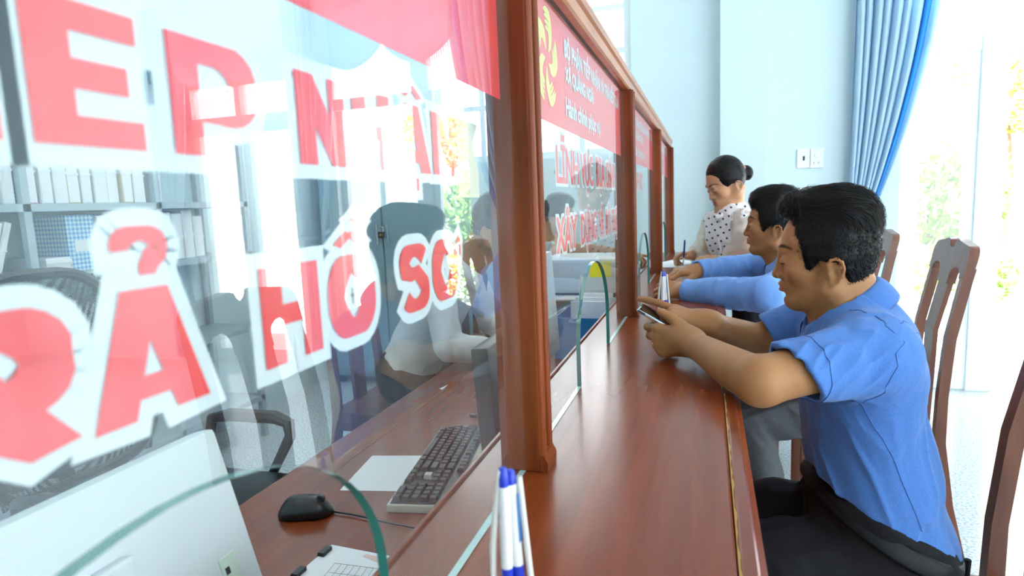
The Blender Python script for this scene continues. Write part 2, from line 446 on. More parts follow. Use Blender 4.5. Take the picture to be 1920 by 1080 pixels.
CLEAR = plain('clear_back_face', (1, 1, 1))
_n0 = CLEAR.node_tree; _t0 = _n0.nodes.new('ShaderNodeBsdfTransparent'); _t0.inputs[0].default_value = (.96, .985, .98, 1)
_n0.links.new(_t0.outputs[0], [n for n in _n0.nodes if n.type == 'OUTPUT_MATERIAL'][0].inputs[0])
def pane(y0, y1, yc):
    """sheet of glass with an arched service opening at the counter"""
    hw, za = .186, 1.172
    N = 28
    arch = []
    for k in range(N + 1):
        a = math.pi * k / N
        arch.append((yc - hw * math.cos(a), 1.03 + (za - 1.03) * math.sin(a)))
    out = [(y0, ZCT + .001), (yc - hw, ZCT + .001)] + arch + [(yc + hw, ZCT + .001), (y1, ZCT + .001), (y1, ZG1), (y0, ZG1)]
    x0, x1 = -.008, 0.0
    n = len(out)
    mb = MB()
    vs = [(x0, u, v) for u, v in out] + [(x1, u, v) for u, v in out]
    # split the face into convex strips
    def face(off, rev):
        fs = []
        A = 1; na = N + 3     # indices 1..na+? boundary of the opening
        open_i = list(range(1, N + 4))          # left foot, arch, right foot
        fs.append([0, open_i[0], open_i[1], n - 1])
        h = len(open_i) // 2
        for q in range(1, h): fs.append([open_i[q], open_i[q + 1], n - 1])
        fs.append([open_i[h], n - 2, n - 1])
        for q in range(h, len(open_i) - 2): fs.append([open_i[q], open_i[q + 1], n - 2])
        fs.append([open_i[-2], open_i[-1], n - 3, n - 2])
        return [tuple(i + off for i in (f[::-1] if rev else f)) for f in fs]
    mb.add(vs, face(0, True), 3); mb.f += face(n, False); mb.m += [0] * (len(mb.f) - len(mb.m))
    ed = []
    for i in range(n):
        ed.append((i, (i + 1) % n, n + (i + 1) % n, n + i))
    mb.v += []; base = 0
    for i, f in enumerate(ed):
        mb.f.append(f); mb.m.append(1 if 1 <= i <= N + 2 else 2)
    o = mb.build('glass_pane', [GLASS, GLASSEDGE, GLASSEDGE_L, CLEAR], pt)
    return o

def text_polys(body, size=1.0, offset=0.0):
    cu = bpy.data.curves.new('lettering', 'FONT'); cu.body = body; cu.size = size; cu.offset = offset; cu.resolution_u = 3
    cu.fill_mode = 'BOTH'; cu.extrude = .0
    ob = bpy.data.objects.new('lettering', cu); COL.objects.link(ob)
    dg = bpy.context.evaluated_depsgraph_get(); dg.update()
    me = bpy.data.meshes.new_from_object(ob.evaluated_get(dg))
    vs = [tuple(v.co) for v in me.vertices]; fs = [tuple(p.vertices) for p in me.polygons]
    bpy.data.objects.remove(ob); bpy.data.curves.remove(cu); bpy.data.meshes.remove(me)
    return vs, fs
_TC = {}
def glyphs(body):
    if body not in _TC: _TC[body] = text_polys(body)
    return _TC[body]
def put_text(mb, body, ya, yb, zb, cap, x, dil, mi, ring=1, base=None, accent=1.0):
    """lettering in the glass plane: body spans ya..yb on base line zb with cap height cap;
    the strokes are thickened by dil = (along, up) metres with shifted layers of the same film"""
    ch = max(v[1] for v in glyphs('H')[0])
    vs, fs = glyphs(body)
    if accent != 1.0:            # large accents: scale what stands above the capitals
        up = [v for v in vs if v[1] > ch * 1.04]
        if up:
            bb = min(v[1] for v in up); cxm = (min(v[0] for v in up) + max(v[0] for v in up)) / 2
            top = max(v[1] for v in up)
            vs = [((cxm + (v[0] - cxm) * accent, ch * 1.16 + (v[1] - bb) * (ch * .52 / (top - bb)) if (top - bb) < ch * .52 else v[1], v[2])) if v[1] > ch * 1.04 else v for v in vs]
    ref = glyphs(base or body)[0]
    u0 = min(v[0] for v in ref); u1 = max(v[0] for v in ref)
    by, bz = dil
    sy = (yb - ya) / (u1 - u0); sz = cap / ch
    n = 0
    for i in range(-ring, ring + 1):
        for j in range(-ring, ring + 1):
            if ring > 1 and abs(i) < ring and abs(j) < ring and (i or j): continue
            dy = by * i / ring; dz = bz * j / ring
            mb.add([(x - n * 2e-5, ya + (v[0] - u0) * sy + dy, zb + v[1] * sz + dz) for v in vs], [f[::-1] for f in fs], mi)
            n += 1
XS = -.0090     # film on the office side of the glass
def film(words, zb, cap, parent, bold=(.0062, .0030), outline=.0085, name='lettering'):
    """words: (text, plain letter whose edges are meant, first edge, last edge) of the finished bold letters"""
    mb = MB()
    for body, base, ya, yb in words:
        r = 3 if outline > .007 else 2
        put_text(mb, body, ya + bold[0], yb - bold[0], zb + bold[1], cap - 2 * bold[1], XS - .0006, (bold[0] + outline, bold[1] + outline), 0, r, base, 1.5 if r == 3 else 1.0)
        put_text(mb, body, ya + bold[0], yb - bold[0], zb + bold[1], cap - 2 * bold[1], XS, bold, 1, 2 if r == 3 else 1, base, 1.5 if r == 3 else 1.0)
    return mb.build(name, [VINYLW, VINYLR], parent)

panes = []
for k in range(4):
    ya, yb = PY[k] + PW, PY[k + 1]
    yc = [.21, 1.345, 2.48, 3.615][k]
    g = pane(ya - .012, yb + .012, yc); panes.append(g)
    # red banner across the top
    bx = XS - .0012
    bn = MB().box(bx - .0005, bx, ya + .001, yb - .012, 1.426, ZG1 - .001).build('red_banner', VINYLR, g)
    # small printed lines and the emblem of five open hands joined in a ring
    yo = ya - .815
    mb = MB()
    put_text(mb, 'BỘ PHẬN TIẾP NHẬN VÀ TRẢ KẾT QUẢ', 1.135 + yo, 1.853 + yo, 1.553, .028, XS, (.0016, .0012), 0)
    put_text(mb, 'XÃ QUẢNG NGÃI', 1.137 + yo, 1.427 + yo, 1.511, .024, XS, (.0016, .0012), 0)
    put_text(mb, 'Hành chính phục vụ', 1.134 + yo, 1.51 + yo, 1.453, .030, XS, (.0016, .0012), 0)
    mb.build('banner_lettering', VINYLW, g)
    em = MB(); ec = (1.003 + yo, 1.524)
    for q in range(5):
        # one hand: cupped palm with four fingers, following the ring
        a0 = math.pi / 2 + q * 2 * math.pi / 5 + .25
        def pp(r, a): return (XS - 4e-5 * (fi + 4 * q), ec[0] + r * math.cos(a), ec[1] + r * math.sin(a) * 1.02)
        n = 9
        for fi in range(4):
            r0 = .070 - fi * .0085
            pts_o = [pp(r0 - .10 * max(0, t - .45) ** 1.4 * (1 - fi * .1), a0 - (t * (1.15 - fi * .06) + fi * .03)) for t in [i / n for i in range(n + 1)]]
            wv = [(.0050 if fi == 0 else .0034) * min(1, .35 + t * 4) * (1 if t < .95 else .6) for t in [i / n for i in range(n + 1)]]
            L_ = []; R_ = []
            for i, p in enumerate(pts_o):
                p0 = Vector(pts_o[max(i - 1, 0)]); p1 = Vector(pts_o[min(i + 1, n)]); d = (p1 - p0).normalized(); nn = Vector((0, -d.z, d.y))
                L_.append(Vector(p) + nn * wv[i]); R_.append(Vector(p) - nn * wv[i])
            vs = L_ + R_; fs = [(i, i + 1, n + 2 + i, n + 1 + i) for i in range(n)]
            em.add(vs, fs)
    em.build('hands_emblem', VINYLY, g)
# the big near letters are cut shapes: heavy strokes with a wide white border
class Cut:
    def __init__(s): s.mb = MB(); s.n = 0
    def stroke(s, pts, sv, sh, lo, hi, border=.0088, closed=False):
        P = [Vector((0, p[0], p[1])) for p in pts]; n = len(P)
        for o, mi, x in ((border, 0, XS - .0008), (0.0, 1, XS)):
            L_, R_ = [], []
            for i, p in enumerate(P):
                a0 = (p - P[i - 1]) if (i or closed) else (P[1] - p); a1 = (P[(i + 1) % n] - p) if (i < n - 1 or closed) else (p - P[i - 1])
                d0, d1 = a0.normalized(), a1.normalized(); t = (d0 + d1).normalized()
                hw = sv * abs(t.z) + sh * abs(t.y) + o; nn = Vector((0, -t.z, t.y)); m = min(1.6, 1 / max(.35, t.dot(d1)))
                e = Vector((0, 0, 0))
                if not closed and i == 0: e = -d1 * o
                if not closed and i == n - 1: e = d0 * o
                for S_, sg in ((L_, 1), (R_, -1)):
                    q = p + nn * (hw * m * sg) + e; q.z = min(max(q.z, lo - o), hi + o); S_.append((x, q.y, q.z))
            k = n if closed else n - 1
            for i in range(k):       # every facet of the film lies a hair behind the one before
                j = (i + 1) % n; dx = (s.n + i) * 1.2e-5
                s.mb.add([(v[0] - dx, v[1], v[2]) for v in (L_[i], L_[j], R_[j], R_[i])], [(0, 1, 2, 3)], mi)
        s.n += n
    def letter(s, ch, y0, y1, z0, cap):
        S, Bh = .0094, .0060; t = z0 + cap; w = y1 - y0; m = (y0 + y1) / 2
        st = lambda pts, sv=S, sh=Bh, lo=z0, hi=t, **k: s.stroke(pts, sv, sh, lo, hi, **k)
        arc = lambda cy, cz, ry, rz, a0, a1, n=12: [(cy + ry * math.cos(math.radians(a0 + (a1 - a0) * i / n)), cz + rz * math.sin(math.radians(a0 + (a1 - a0) * i / n))) for i in range(n + 1)]
        b = ch[0]
        if b in 'EPRHNI': st([(y0 + S, z0), (y0 + S, t)])
        if b == 'E':
            for z, e in ((t - Bh, 0), (z0 + cap * .5, .006), (z0 + Bh, 0)): st([(y0 + .003, z), (y1 - e, z)])
        if b in 'PR':
            zm = z0 + cap * .40; c = (t - Bh + zm) / 2; r = (t - Bh - zm) / 2
            st([(y0 + .003, t - Bh), (y0 + w * .5, t - Bh)] + arc(y0 + w * .52, c, w * .48 - S * .92, r, 80, -80) + [(y0 + w * .5, zm), (y0 + .003, zm)])
        if b == 'R': st([(y0 + w * .42, z0 + cap * .46), (y1 - S * 1.05, z0 - .006)], S * 1.05, S)
        if b == 'H': st([(y1 - S, z0), (y1 - S, t)]); st([(y0 + S, z0 + cap * .5), (y1 - S, z0 + cap * .5)])
        if b == 'N': st([(y1 - S, z0), (y1 - S, t)]); st([(y0 + S * .9, t + .004), (y1 - S * .9, z0 - .004)], S * .95, S * .9)
        if b == 'T': st([(m, z0), (m, t)]); st([(y0, t - Bh), (y1, t - Bh)])
        if b == 'A':
            st([(y0 + S * .9, z0 - .004), (m - .0025, t + .006)], S * .92, S * .9); st([(y1 - S * .9, z0 - .004), (m + .0025, t + .006)], S * .92, S * .9); st([(y0 + w * .24, z0 + cap * .24), (y1 - w * .24, z0 + cap * .24)], S, .0052)
        if b == 'O': st(arc(m, z0 + cap / 2, w / 2 - S, cap / 2 - Bh * 1.05, 90, 435, 30)[:-1], closed=True)
        if b == 'S':
            r = cap * .25 - Bh * .42
            st(arc(m, t - Bh * .86 - r, w / 2 - S * .8, r, 25, 200, 12) + arc(m - w * .02, z0 + cap * .5, w * .22, .004, 150, 30, 4)[1:-1] + arc(m, z0 + Bh * .86 + r, w / 2 - S * .8, r, 20, -155, 12), S * .74, Bh * .86)
        A_ = ch[1:]; ac = lambda pts, lo, hi, sv=.0052, sh=.0046: s.stroke(pts, sv, sh, t + lo, t + hi, .0078)
        if '^' in A_: ac([(m - .016, t + .003), (m, t + .019)], .005, .0165); ac([(m + .016, t + .003), (m, t + .019)], .005, .0165)
        if '/' in A_: ac([(m + .004, t + .017), (m + .016, t + .029)], .0185, .0275)
        if '`' in A_: ac([(m + .018, t + .017), (m + .006, t + .029)], .0185, .0275)
        if '?' in A_: ac(arc(m, t + .0180, .0105, .0062, 190, -25, 12) + [(m + .0055, t + .0125), (m + .0032, t + .0088), (m + .0028, t + .0052)], .0056, .0275, .0042, .0030)
        if '+' in A_: ac(arc(y1 - .001, t - .010, .007, .011, -60, 55, 8), -.022, .006, .0042, .0042)
        if '.' in A_: s.stroke([(m, z0 - .0045), (m, z0 - .0150)], .0064, .006, z0 - .0150, z0 - .0045, .0078)
for zb, cap, row in ((1.33, .0565, [('T', .088, .140), ('I', .149, .168), ('E^/', .179, .229), ('P', .2455, .305), ('N', .342, .396), ('H', .4065, .4625), ('A^.', .472, .535), ('N', .5425, .604)]),
                     (1.2125, .0575, [('T', .058, .108), ('R', .117, .182), ('A?', .189, .249), ('H', .294, .350), ('O^`', .360, .422), ('S', .464, .519), ('O+', .5275, .5885)])):
    for ch, ya, yb in row:
        c = Cut(); c.letter(ch, ya, yb, zb, cap)
        c.mb.build('letter', [VINYLW, VINYLR], panes[0])
film([('&', '&', -.02, .04)], 1.2125, .0575, panes[0])
SB = (.0030, .0016)
film([('LĨNH', 'LINH', 1.043, 1.225), ('VỰC', 'VUC', 1.26, 1.40), ('ĐỊA', 'ĐIA', 1.435, 1.555), ('CHÍNH', 'CHINH', 1.585, 1.75)], 1.332, .062, panes[1], SB, .0055)
film([('XÂY', 'XAY', 1.03, 1.205), ('DỰNG', 'DUNG', 1.245, 1.43), ('VÀ', 'VA', 1.46, 1.54), ('ĐÔ', 'ĐO', 1.565, 1.645), ('THỊ', 'THI', 1.67, 1.76)], 1.2145, .061, panes[1], SB, .0055)
for k, y in ((2, 2.18), (3, 3.315)):
    film([('LĨNH', 'LINH', y, y + .18), ('VỰC', 'VUC', y + .215, y + .345)], 1.332, .062, panes[k], SB, .0055)
# smear of old packing tape left on the near sheet
mb = MB(); e = []
for k in range(15):
    z = 1.309 + .078 * k / 14
    e.append((.596 + .006 * math.sin(k * .9) + (.006 if k > 8 else 0), .660 - .004 * math.sin(k * .7 + 1) + .006 * math.cos(k * .35), z))
mb.add([(-.0092, a, z) for a, b, z in e] + [(-.0092, b, z) for a, b, z in e] + [(-.0096, a, z) for a, b, z in e] + [(-.0096, b, z) for a, b, z in e],
       [(k, k + 1, 16 + k, 15 + k) for k in range(14)] + [(30 + k, 45 + k, 46 + k, 31 + k) for k in range(14)])
mb.build('tape_residue', BEIGE, panes[0])
# ================================================================== FURNITURE AND SMALL THINGS
def gingham(name, c1, c2, sc):
    m, N, L, b = _new(name)
    tc = N.new('ShaderNodeTexCoord'); sp = N.new('ShaderNodeSeparateXYZ'); L.new(tc.outputs['Object'], sp.inputs[0])
    outs = []
    xy = N.new('ShaderNodeMath'); xy.operation = 'ADD'; L.new(sp.outputs[0], xy.inputs[0]); L.new(sp.outputs[1], xy.inputs[1])
    for src in (xy.outputs[0], sp.outputs[2]):
        mu = N.new('ShaderNodeMath'); mu.operation = 'MULTIPLY'; mu.inputs[1].default_value = sc; L.new(src, mu.inputs[0])
        fr = N.new('ShaderNodeMath'); fr.operation = 'FRACT'; L.new(mu.outputs[0], fr.inputs[0])
        gt = N.new('ShaderNodeMath'); gt.operation = 'GREATER_THAN'; gt.inputs[1].default_value = .5; L.new(fr.outputs[0], gt.inputs[0])
        outs.append(gt)
    ad = N.new('ShaderNodeMath'); ad.operation = 'ADD'; L.new(outs[0].outputs[0], ad.inputs[0]); L.new(outs[1].outputs[0], ad.inputs[1])
    dv = N.new('ShaderNodeMath'); dv.operation = 'MULTIPLY'; dv.inputs[1].default_value = .5; L.new(ad.outputs[0], dv.inputs[0])
    mx = N.new('ShaderNodeMix'); mx.data_type = 'RGBA'
    mx.inputs[6].default_value = (*c1, 1); mx.inputs[7].default_value = (*c2, 1)
    L.new(dv.outputs[0], mx.inputs[0]); L.new(mx.outputs[2], b.inputs['Base Color'])
    b.inputs['Roughness'].default_value = .5
    return m
CHECKB = gingham('blue_checked_card', (.62, .80, .88), (.05, .30, .62), 55)
CHECKP = gingham('plum_checked_card', (.62, .45, .58), (.30, .10, .22), 60)
def meshcloth(name):
    m, N, L, b = _new(name)
    out = [n for n in N if n.type == 'OUTPUT_MATERIAL'][0]
    tc = N.new('ShaderNodeTexCoord'); mp = N.new('ShaderNodeMapping'); mp.inputs['Scale'].default_value = (260, 260, 260); mp.inputs['Rotation'].default_value = (.78, 0, 0)
    L.new(tc.outputs['Object'], mp.inputs['Vector'])
    v = N.new('ShaderNodeTexVoronoi'); v.inputs['Scale'].default_value = 1.0; v.inputs['Randomness'].default_value = .15
    L.new(mp.outputs[0], v.inputs['Vector'])
    lt = N.new('ShaderNodeMath'); lt.operation = 'LESS_THAN'; lt.inputs[1].default_value = .36; L.new(v.outputs['Distance'], lt.inputs[0])
    b.inputs['Base Color'].default_value = (.02, .025, .03, 1); b.inputs['Roughness'].default_value = .6
    t = N.new('ShaderNodeBsdfTransparent'); mx = N.new('ShaderNodeMixShader')
    L.new(lt.outputs[0], mx.inputs[0]); L.new(b.outputs[0], mx.inputs[1]); L.new(t.outputs[0], mx.inputs[2]); L.new(mx.outputs[0], out.inputs[0])
    return m
NET = meshcloth('open_black_netting')

# ---- wooden chairs with pierced backs (built once, facing -x, origin on the floor under the seat)
def make_chair():
    t = thing('wooden_chair', 'x', 'chair', (0, 0, 0), 'dining chairs for the visitors')
    def stile(y):
        top = y * .93
        pts = [(.285, y, .0), (.235, y, .22), (.205, y, .44), (.208, y, .60), (.225, (y + top) / 2, .80), (.262, top, .985), (.272, top, 1.03)]
        mb = MB(); sec = []
        for i, p in enumerate(pts):
            wx, wy = (.034, .036) if i < 3 else (.030, .036)
            sec.append([(p[0] - wx / 2, p[1] - wy / 2, p[2]), (p[0] + wx / 2, p[1] - wy / 2, p[2]), (p[0] + wx / 2, p[1] + wy / 2, p[2]), (p[0] - wx / 2, p[1] + wy / 2, p[2])])
        vs = [v for s_ in sec for v in s_]; n = len(pts)
        fs = [(3, 2, 1, 0), tuple(4 * (n - 1) + k for k in range(4))] + [(4 * i + k, 4 * i + (k + 1) % 4, 4 * i + 4 + (k + 1) % 4, 4 * i + 4 + k) for i in range(n - 1) for k in range(4)]
        return mb.add(vs, fs)
    for y in (-.19, .19): stile(y).build('back_post', WOODCH, t, smooth=True)
    # crest: two shoulders, a scooped notch in the middle, two arches below
    out = [(-.197, 1.0)]
    for k in range(9):
        a = math.pi - k * math.pi / 16; out.append((-.155 + .042 * math.cos(a), 1.062 + .042 * math.sin(a)))
    out += [(-.09, 1.112), (-.052, 1.118)]
    for k in range(9):
        a = math.pi + k * math.pi / 8; out.append((.034 * math.cos(a), 1.113 + .026 * math.sin(a)))
    out += [(.052, 1.118), (.09, 1.112)]
    for k in range(9):
        a = math.pi / 2 - k * math.pi / 16; out.append((.155 + .042 * math.cos(a), 1.062 + .042 * math.sin(a)))
    out += [(.197, 1.0), (.160, 1.0)]
    for k in range(7):
        a = k * math.pi / 6; out.append((.108 + .052 * math.cos(a), .995 + .035 * math.sin(a)))
    out += [(.056, .965), (-.056, .965)]
    for k in range(7):
        a = k * math.pi / 6; out.append((-.108 + .052 * math.cos(a), .995 + .035 * math.sin(a)))
    out += [(-.160, 1.0)]
    S = Matrix.Shear('XY', 4, (0, 0)); S[0][2] = .22; S[0][3] = .268 - .22 * 1.03
    MB().prism(out, -.014, .014, 'X', T=S).build('crest_rail', WOODCH, t, smooth=True)
    sp = MB()
    for z0, z1 in zip([.45, .60, .80], [.60, .80, .975]):
        def xs(z): return .205 + .012 * (z - .45) / .35 if z <= .80 else .217 + .039 * (z - .80) / .175
        def hw(z): return .045 + .012 * (z - .45) / .5
        vs = []
        for z in (z0, z1):
            x = xs(z); w_ = hw(z); vs += [(x - .008, -w_, z), (x + .008, -w_, z), (x + .008, w_, z), (x - .008, w_, z)]
        sp.add(vs, [(3, 2, 1, 0), (4, 5, 6, 7), (0, 1, 5, 4), (1, 2, 6, 5), (2, 3, 7, 6), (3, 0, 4, 7)])
    sp.build('back_splat', WOODCH, t)
    seat = [(-.23, -.23), (.20, -.205), (.225, -.19), (.225, .19), (.20, .205), (-.23, .23), (-.245, .2), (-.245, -.2)]
    MB().prism(seat, .440, .466, 'Z').build('seat', WOODCH, t)
    for y in (-.195, .195):
        MB().box(-.225, -.186, y - .02, y + .02, 0, .44, bev=.004).build('front_leg', WOODCH, t)
        MB().box(-.186, .20, y - .011, y + .011, .385, .44).build('seat_rail', WOODCH, t)
        MB().box(-.19, .225, y - .011, y + .011, .16, .195).build('stretcher', WOODCH, t)
    MB().box(-.215, -.195, -.175, .175, .385, .44).build('seat_rail', WOODCH, t)
    MB().box(.195, .212, -.175, .175, .385, .44).build('seat_rail', WOODCH, t)
    MB().box(.0, .022, -.186, .186, .165, .19).build('stretcher', WOODCH, t)
    return t
chair = make_chair()
spots = [((.60, 1.30, 0), 0, 'wooden chair under the man in the short sleeved blue shirt'),
         ((.785, 2.60, 0), -.045, 'tall backed wooden chair with its pierced crest in full view beside the door'),
         ((.73, 3.32, 0), .03, 'wooden chair whose post shows between a dark haired head and the curtain')]
for i, (loc, rz, lab) in enumerate(spots):
    c = chair if i == 0 else copy_tree(chair)
    c.location = loc; c.rotation_euler.z = rz; c['label'] = lab

# ---- office chair on the clerk side
oc = thing('office_chair', 'black office armchair with a netted back behind the white monitor', 'chair', (-1.15, 1.30, 0))
def oy(y): return 1.30 + y
rim = []
for k in range(40):
    a = 2 * math.pi * k / 40
    ca, sa = math.cos(a), math.sin(a)
    y = .235 * (abs(ca) ** .55) * (1 if ca > 0 else -1); z = .86 + .30 * (abs(sa) ** .55) * (1 if sa > 0 else -1)
    y *= 1.0 - .16 * (z - .86) / .3
    rim.append((-1.50 - .10 * (z - .86) + .05 * (1 - (y / .24) ** 2) * -1, oy(y), z))
MB().tube(rim, .017, 8, closed=True).build('back_frame', BLACKP, oc, smooth=True)
mbn = MB(); G = 14
vs = []
cz = .86
for i in range(G + 1):
    for j in range(G + 1):
        u = -1 + 2 * i / G; v = -1 + 2 * j / G
        y = .225 * u * (1 - .16 * v); z = cz + .285 * v
        if abs(u) > .7 and abs(v) > .7:
            y *= 1 - .25 * (abs(u) - .7) * (abs(v) - .7) / .09 * .5
        vs.append((-1.50 - .10 * (z - .86) - .05 * (1 - (y / .24) ** 2), oy(y), z))
mbn.add(vs, [(i * (G + 1) + j, (i + 1) * (G + 1) + j, (i + 1) * (G + 1) + j + 1, i * (G + 1) + j + 1) for i in range(G) for j in range(G)])
mbn.build('back_netting', NET, oc, smooth='all')
mbl = MB()
for k in range(12):
    y = -.17 + .34 * k / 11
    mbl.tube([(-1.535, oy(y), .60), (-1.52 + .0, oy(y * .98), .66), (-1.525, oy(y * .96), .74)], .006, 6)
mbl.box(-1.555, -1.54, oy(-.21), oy(.21), .585, .75, bev=.006)
mbl.build('lumbar_pad', DARKG, oc)
MB().box(-1.42, -.93, oy(-.25), oy(.25), .455, .53, bev=.03).build('seat', BLACKP, oc, smooth=True)
for s in (-1, 1):
    MB().tube([(-1.33, oy(.27 * s), .47), (-1.31, oy(.30 * s), .60), (-1.30, oy(.305 * s), .655), (-1.22, oy(.305 * s), .672), (-1.05, oy(.30 * s), .675), (-1.005, oy(.298 * s), .66), (-1.0, oy(.295 * s), .62), (-1.06, oy(.27 * s), .50), (-1.1, oy(.25 * s), .47)], [.016, .016, .018, .022, .022, .02, .017, .014, .014], 8).build('armrest', BLACKP, oc, smooth=True)
MB().tube([(-1.40, oy(0), .47), (-1.53, oy(0), .50), (-1.56, oy(0), .60), (-1.56, oy(0), .74)], .022, 8).build('back_bracket', BLACKP, oc, smooth=True)
MB().lathe([(.028, .09), (.028, .30), (.02, .31), (.02, .456)], (-1.17, oy(0), 0), 16).build('gas_column', DARKG, oc, smooth=True)
for k in range(5):
    a = 2 * math.pi * k / 5 + .3
    ex, ey = -1.17 + .28 * math.cos(a), oy(.28 * math.sin(a))
    f = MB().tube([(-1.17, oy(0), .10), (ex, ey, .075)], [.025, .016], 8).build('base_arm', BLACKP, oc)
    MB().lathe([(.008, -.012), (.026, -.012), (.026, .012), (.008, .012)], seg=14, T=Matrix.Translation((ex, ey, .027)) @ Matrix.Rotation(math.pi / 2, 4, 'X')).build('castor', BLACKP, f)

# ---- monitors (backs towards the public)
def monitor(name, label, xt, zt, y0, y1, zb, mat, tilt, thick=.036, labels=False):
    t = thing(name, label, 'monitor', (xt - .15, (y0 + y1) / 2, ZDK))
    H = (zt - zb)
    T = Matrix.Translation((xt, 0, zt)) @ Matrix.Rotation(tilt, 4, 'Y')
    MB().box(-thick, 0, y0, y1, -H, 0, bev=.007, T=T).build('housing', mat, t, smooth=True)
    MB().box(-thick - .002, -thick + .001, y0 + .012, y1 - .012, -H + .014, -.012, T=T).build('screen', DARKG, t)
    ym = (y0 + y1) / 2
    MB().box(-.006, .012, ym - .11, ym + .11, -H + .05, -H + .2, bev=.005, T=T).build('rear_cover', mat, t)
    p = T @ Vector((-.01, ym, -H + .10))
    MB().box(p.x - .02, p.x + .015, ym - .03, ym + .03, ZDK + .012, p.z, bev=.004).build('stand', mat, t)
    MB().box(p.x - .05, p.x + .06, ym - .11, ym + .11, ZDK + .0005, ZDK + .012, bev=.004).build('base', mat, t)
    if labels:
        MB().box(0, .0008, y1 - .055, y1 - .03, -.215, -.14, T=T).build('sticker', plain('pale_green_sticker', (.58, .72, .62), .5), t)
        for k in range(4): MB().box(.0008, .0014, y1 - .050, y1 - .044, -.208 + k * .016, -.200 + k * .016, T=T).build('sticker_print', DARKG, t)
        MB().box(0, .0008, y1 - .315, y1 - .262, -.062, -.045, T=T).build('sticker', MATS['pale_green_sticker'], t)
        MB().box(.0008, .0014, y1 - .31, y1 - .295, -.058, -.049, T=T).build('sticker_print', VINYLR, t)
    return t
MONW = plain('matt_white_plastic', (.66, .74, .77), .45)
monitor('monitor', 'large white monitor seen from behind, nearest the camera', -.333, 1.052, .07, .592, .775, MONW, -.27, labels=True)
monitor('monitor', 'black monitor back beside the first wooden post', -.165, 1.035, 1.10, 1.53, .775, DARKG, -.06)
monitor('monitor', 'white monitor behind the second glass panel', -.285, 1.135, 1.74, 2.14, .79, MONW, -.06)

# ---- keyboard
kb = thing('keyboard', 'dusty charcoal keyboard in a cream case with one cream key', 'keyboard', (-.36, 1.29, ZDK))
A = onZ(725, 962, ZDK); B = onZ(828, 812, ZDK)
ydir = (B - A).normalized(); xdir = Vector((ydir.y, -ydir.x, 0))
TK = Matrix(((xdir.x, ydir.x, 0, A.x), (xdir.y, ydir.y, 0, A.y), (0, 0, 1, ZDK + .001), (0, 0, 0, 1)))
KL = .445
MB().box(0, .155, 0, KL, 0, .016, bev=.003, T=TK).build('case', CREAM, kb)
MB().box(.006, .128, .006, KL - .006, .0155, .0175, T=TK).build('key_well', DARKG, kb)
MB().box(.136, .150, .02, .075, .016, .0185, T=TK).build('indicator_window', DARKG, kb)
keyme = None
def key(u0, u1, v0, v1, mat=KEYM, name='key'):
    i = .0028
    vs = [(u0, v0, .017), (u1, v0, .017), (u1, v1, .017), (u0, v1, .017), (u0 + i, v0 + i, .0265), (u1 - i, v0 + i, .0265), (u1 - i, v1 - i, .0265), (u0 + i, v1 - i, .0265)]
    MB().add([TK @ Vector(v) for v in vs], [(4, 5, 6, 7), (0, 1, 5, 4), (1, 2, 6, 5), (2, 3, 7, 6), (3, 0, 4, 7)]).build(name, mat, kb)
p_ = .0190; g_ = .0012
rowu = [.007 + i * p_ for i in range(6)]          # space row is nearest the clerk
# numeric block lies at the near end
for r in range(5):
    u = rowu[r]
    if r == 0: key(u, u + p_ - g_, .012, .012 + p_ - g_); key(u, u + p_ - g_, .012 + p_, .012 + 3 * p_ - g_)
    else:
        for c in range(4): key(u, u + p_ - g_, .012 + c * p_, .012 + (c + 1) * p_ - g_)
for c in range(3):
    key(rowu[0], rowu[0] + p_ - g_, .094 + c * p_, .094 + (c + 1) * p_ - g_)
key(rowu[1], rowu[1] + p_ - g_, .094 + p_, .094 + 2 * p_ - g_)
for r in (3, 4):
    for c in range(3): key(rowu[r], rowu[r] + p_ - g_, .094 + c * p_, .094 + (c + 1) * p_ - g_)
key(rowu[1] + .016, rowu[2] + p_ - g_, .118, .118 + p_ * 1.1, CREAM, 'cream_key')
y = .157
for w_ in (1.25, 1.25, 1.25, 6.2, 1.25, 1.25, 1.25): key(rowu[0], rowu[0] + p_ - g_, y, y + w_ * p_ - g_); y += w_ * p_
for r, first in ((1, 2.4), (2, 2.0), (3, 1.5), (4, 1.9)):
    y = .157; key(rowu[r], rowu[r] + p_ - g_, y, y + first * p_ - g_); y += first * p_
    while y + p_ < KL - .010: key(rowu[r], rowu[r] + p_ - g_, y, y + p_ - g_); y += p_
    if KL - .008 - y > .008: key(rowu[r], rowu[r] + p_ - g_, y, KL - .008)
y = .157
for k in range(13):
    if k in (4, 8): y += .008
    key(rowu[5] + .006, rowu[5] + .006 + p_ - g_, y, y + p_ - g_); y += p_ + .0007

# ---- mouse
ms = thing('computer_mouse', 'glossy black wired mouse on the desk', 'mouse', tuple(onZ(575, 968, ZDK)))
m0 = onZ(522, 968, ZDK); m1 = onZ(627, 962, ZDK); md = (m1 - m0); ml = md.length; md.normalize(); mn = Vector((-md.y, md.x, 0)); mc = (m0 + m1) / 2
vs = []; fs = []; NU, NV = 14, 20
for i in range(NU + 1):
    u = -1 + 2 * i / NU
    hw_ = .031 * (1 - abs(u) ** 3.2) ** .5 * (1 - .05 * u); hz = .038 * (1 - abs(u + .12) ** 2.6 * .8) ** .6 if abs(u) < .999 else .004
    hz = max(.003, hz * (1 - abs(u) ** 6)) + .001; hw_ = max(hw_, .002)
    for j in range(NV):
        a = 2 * math.pi * j / NV
        z = math.sin(a); z = hz * (z ** .8 if z > 0 else 0)
        q = mc + md * (u * ml / 2) + mn * (hw_ * math.cos(a) * (1.0 if math.sin(a) <= 0 else .97)) + Vector((0, 0, .002 + z))
        vs.append(q)
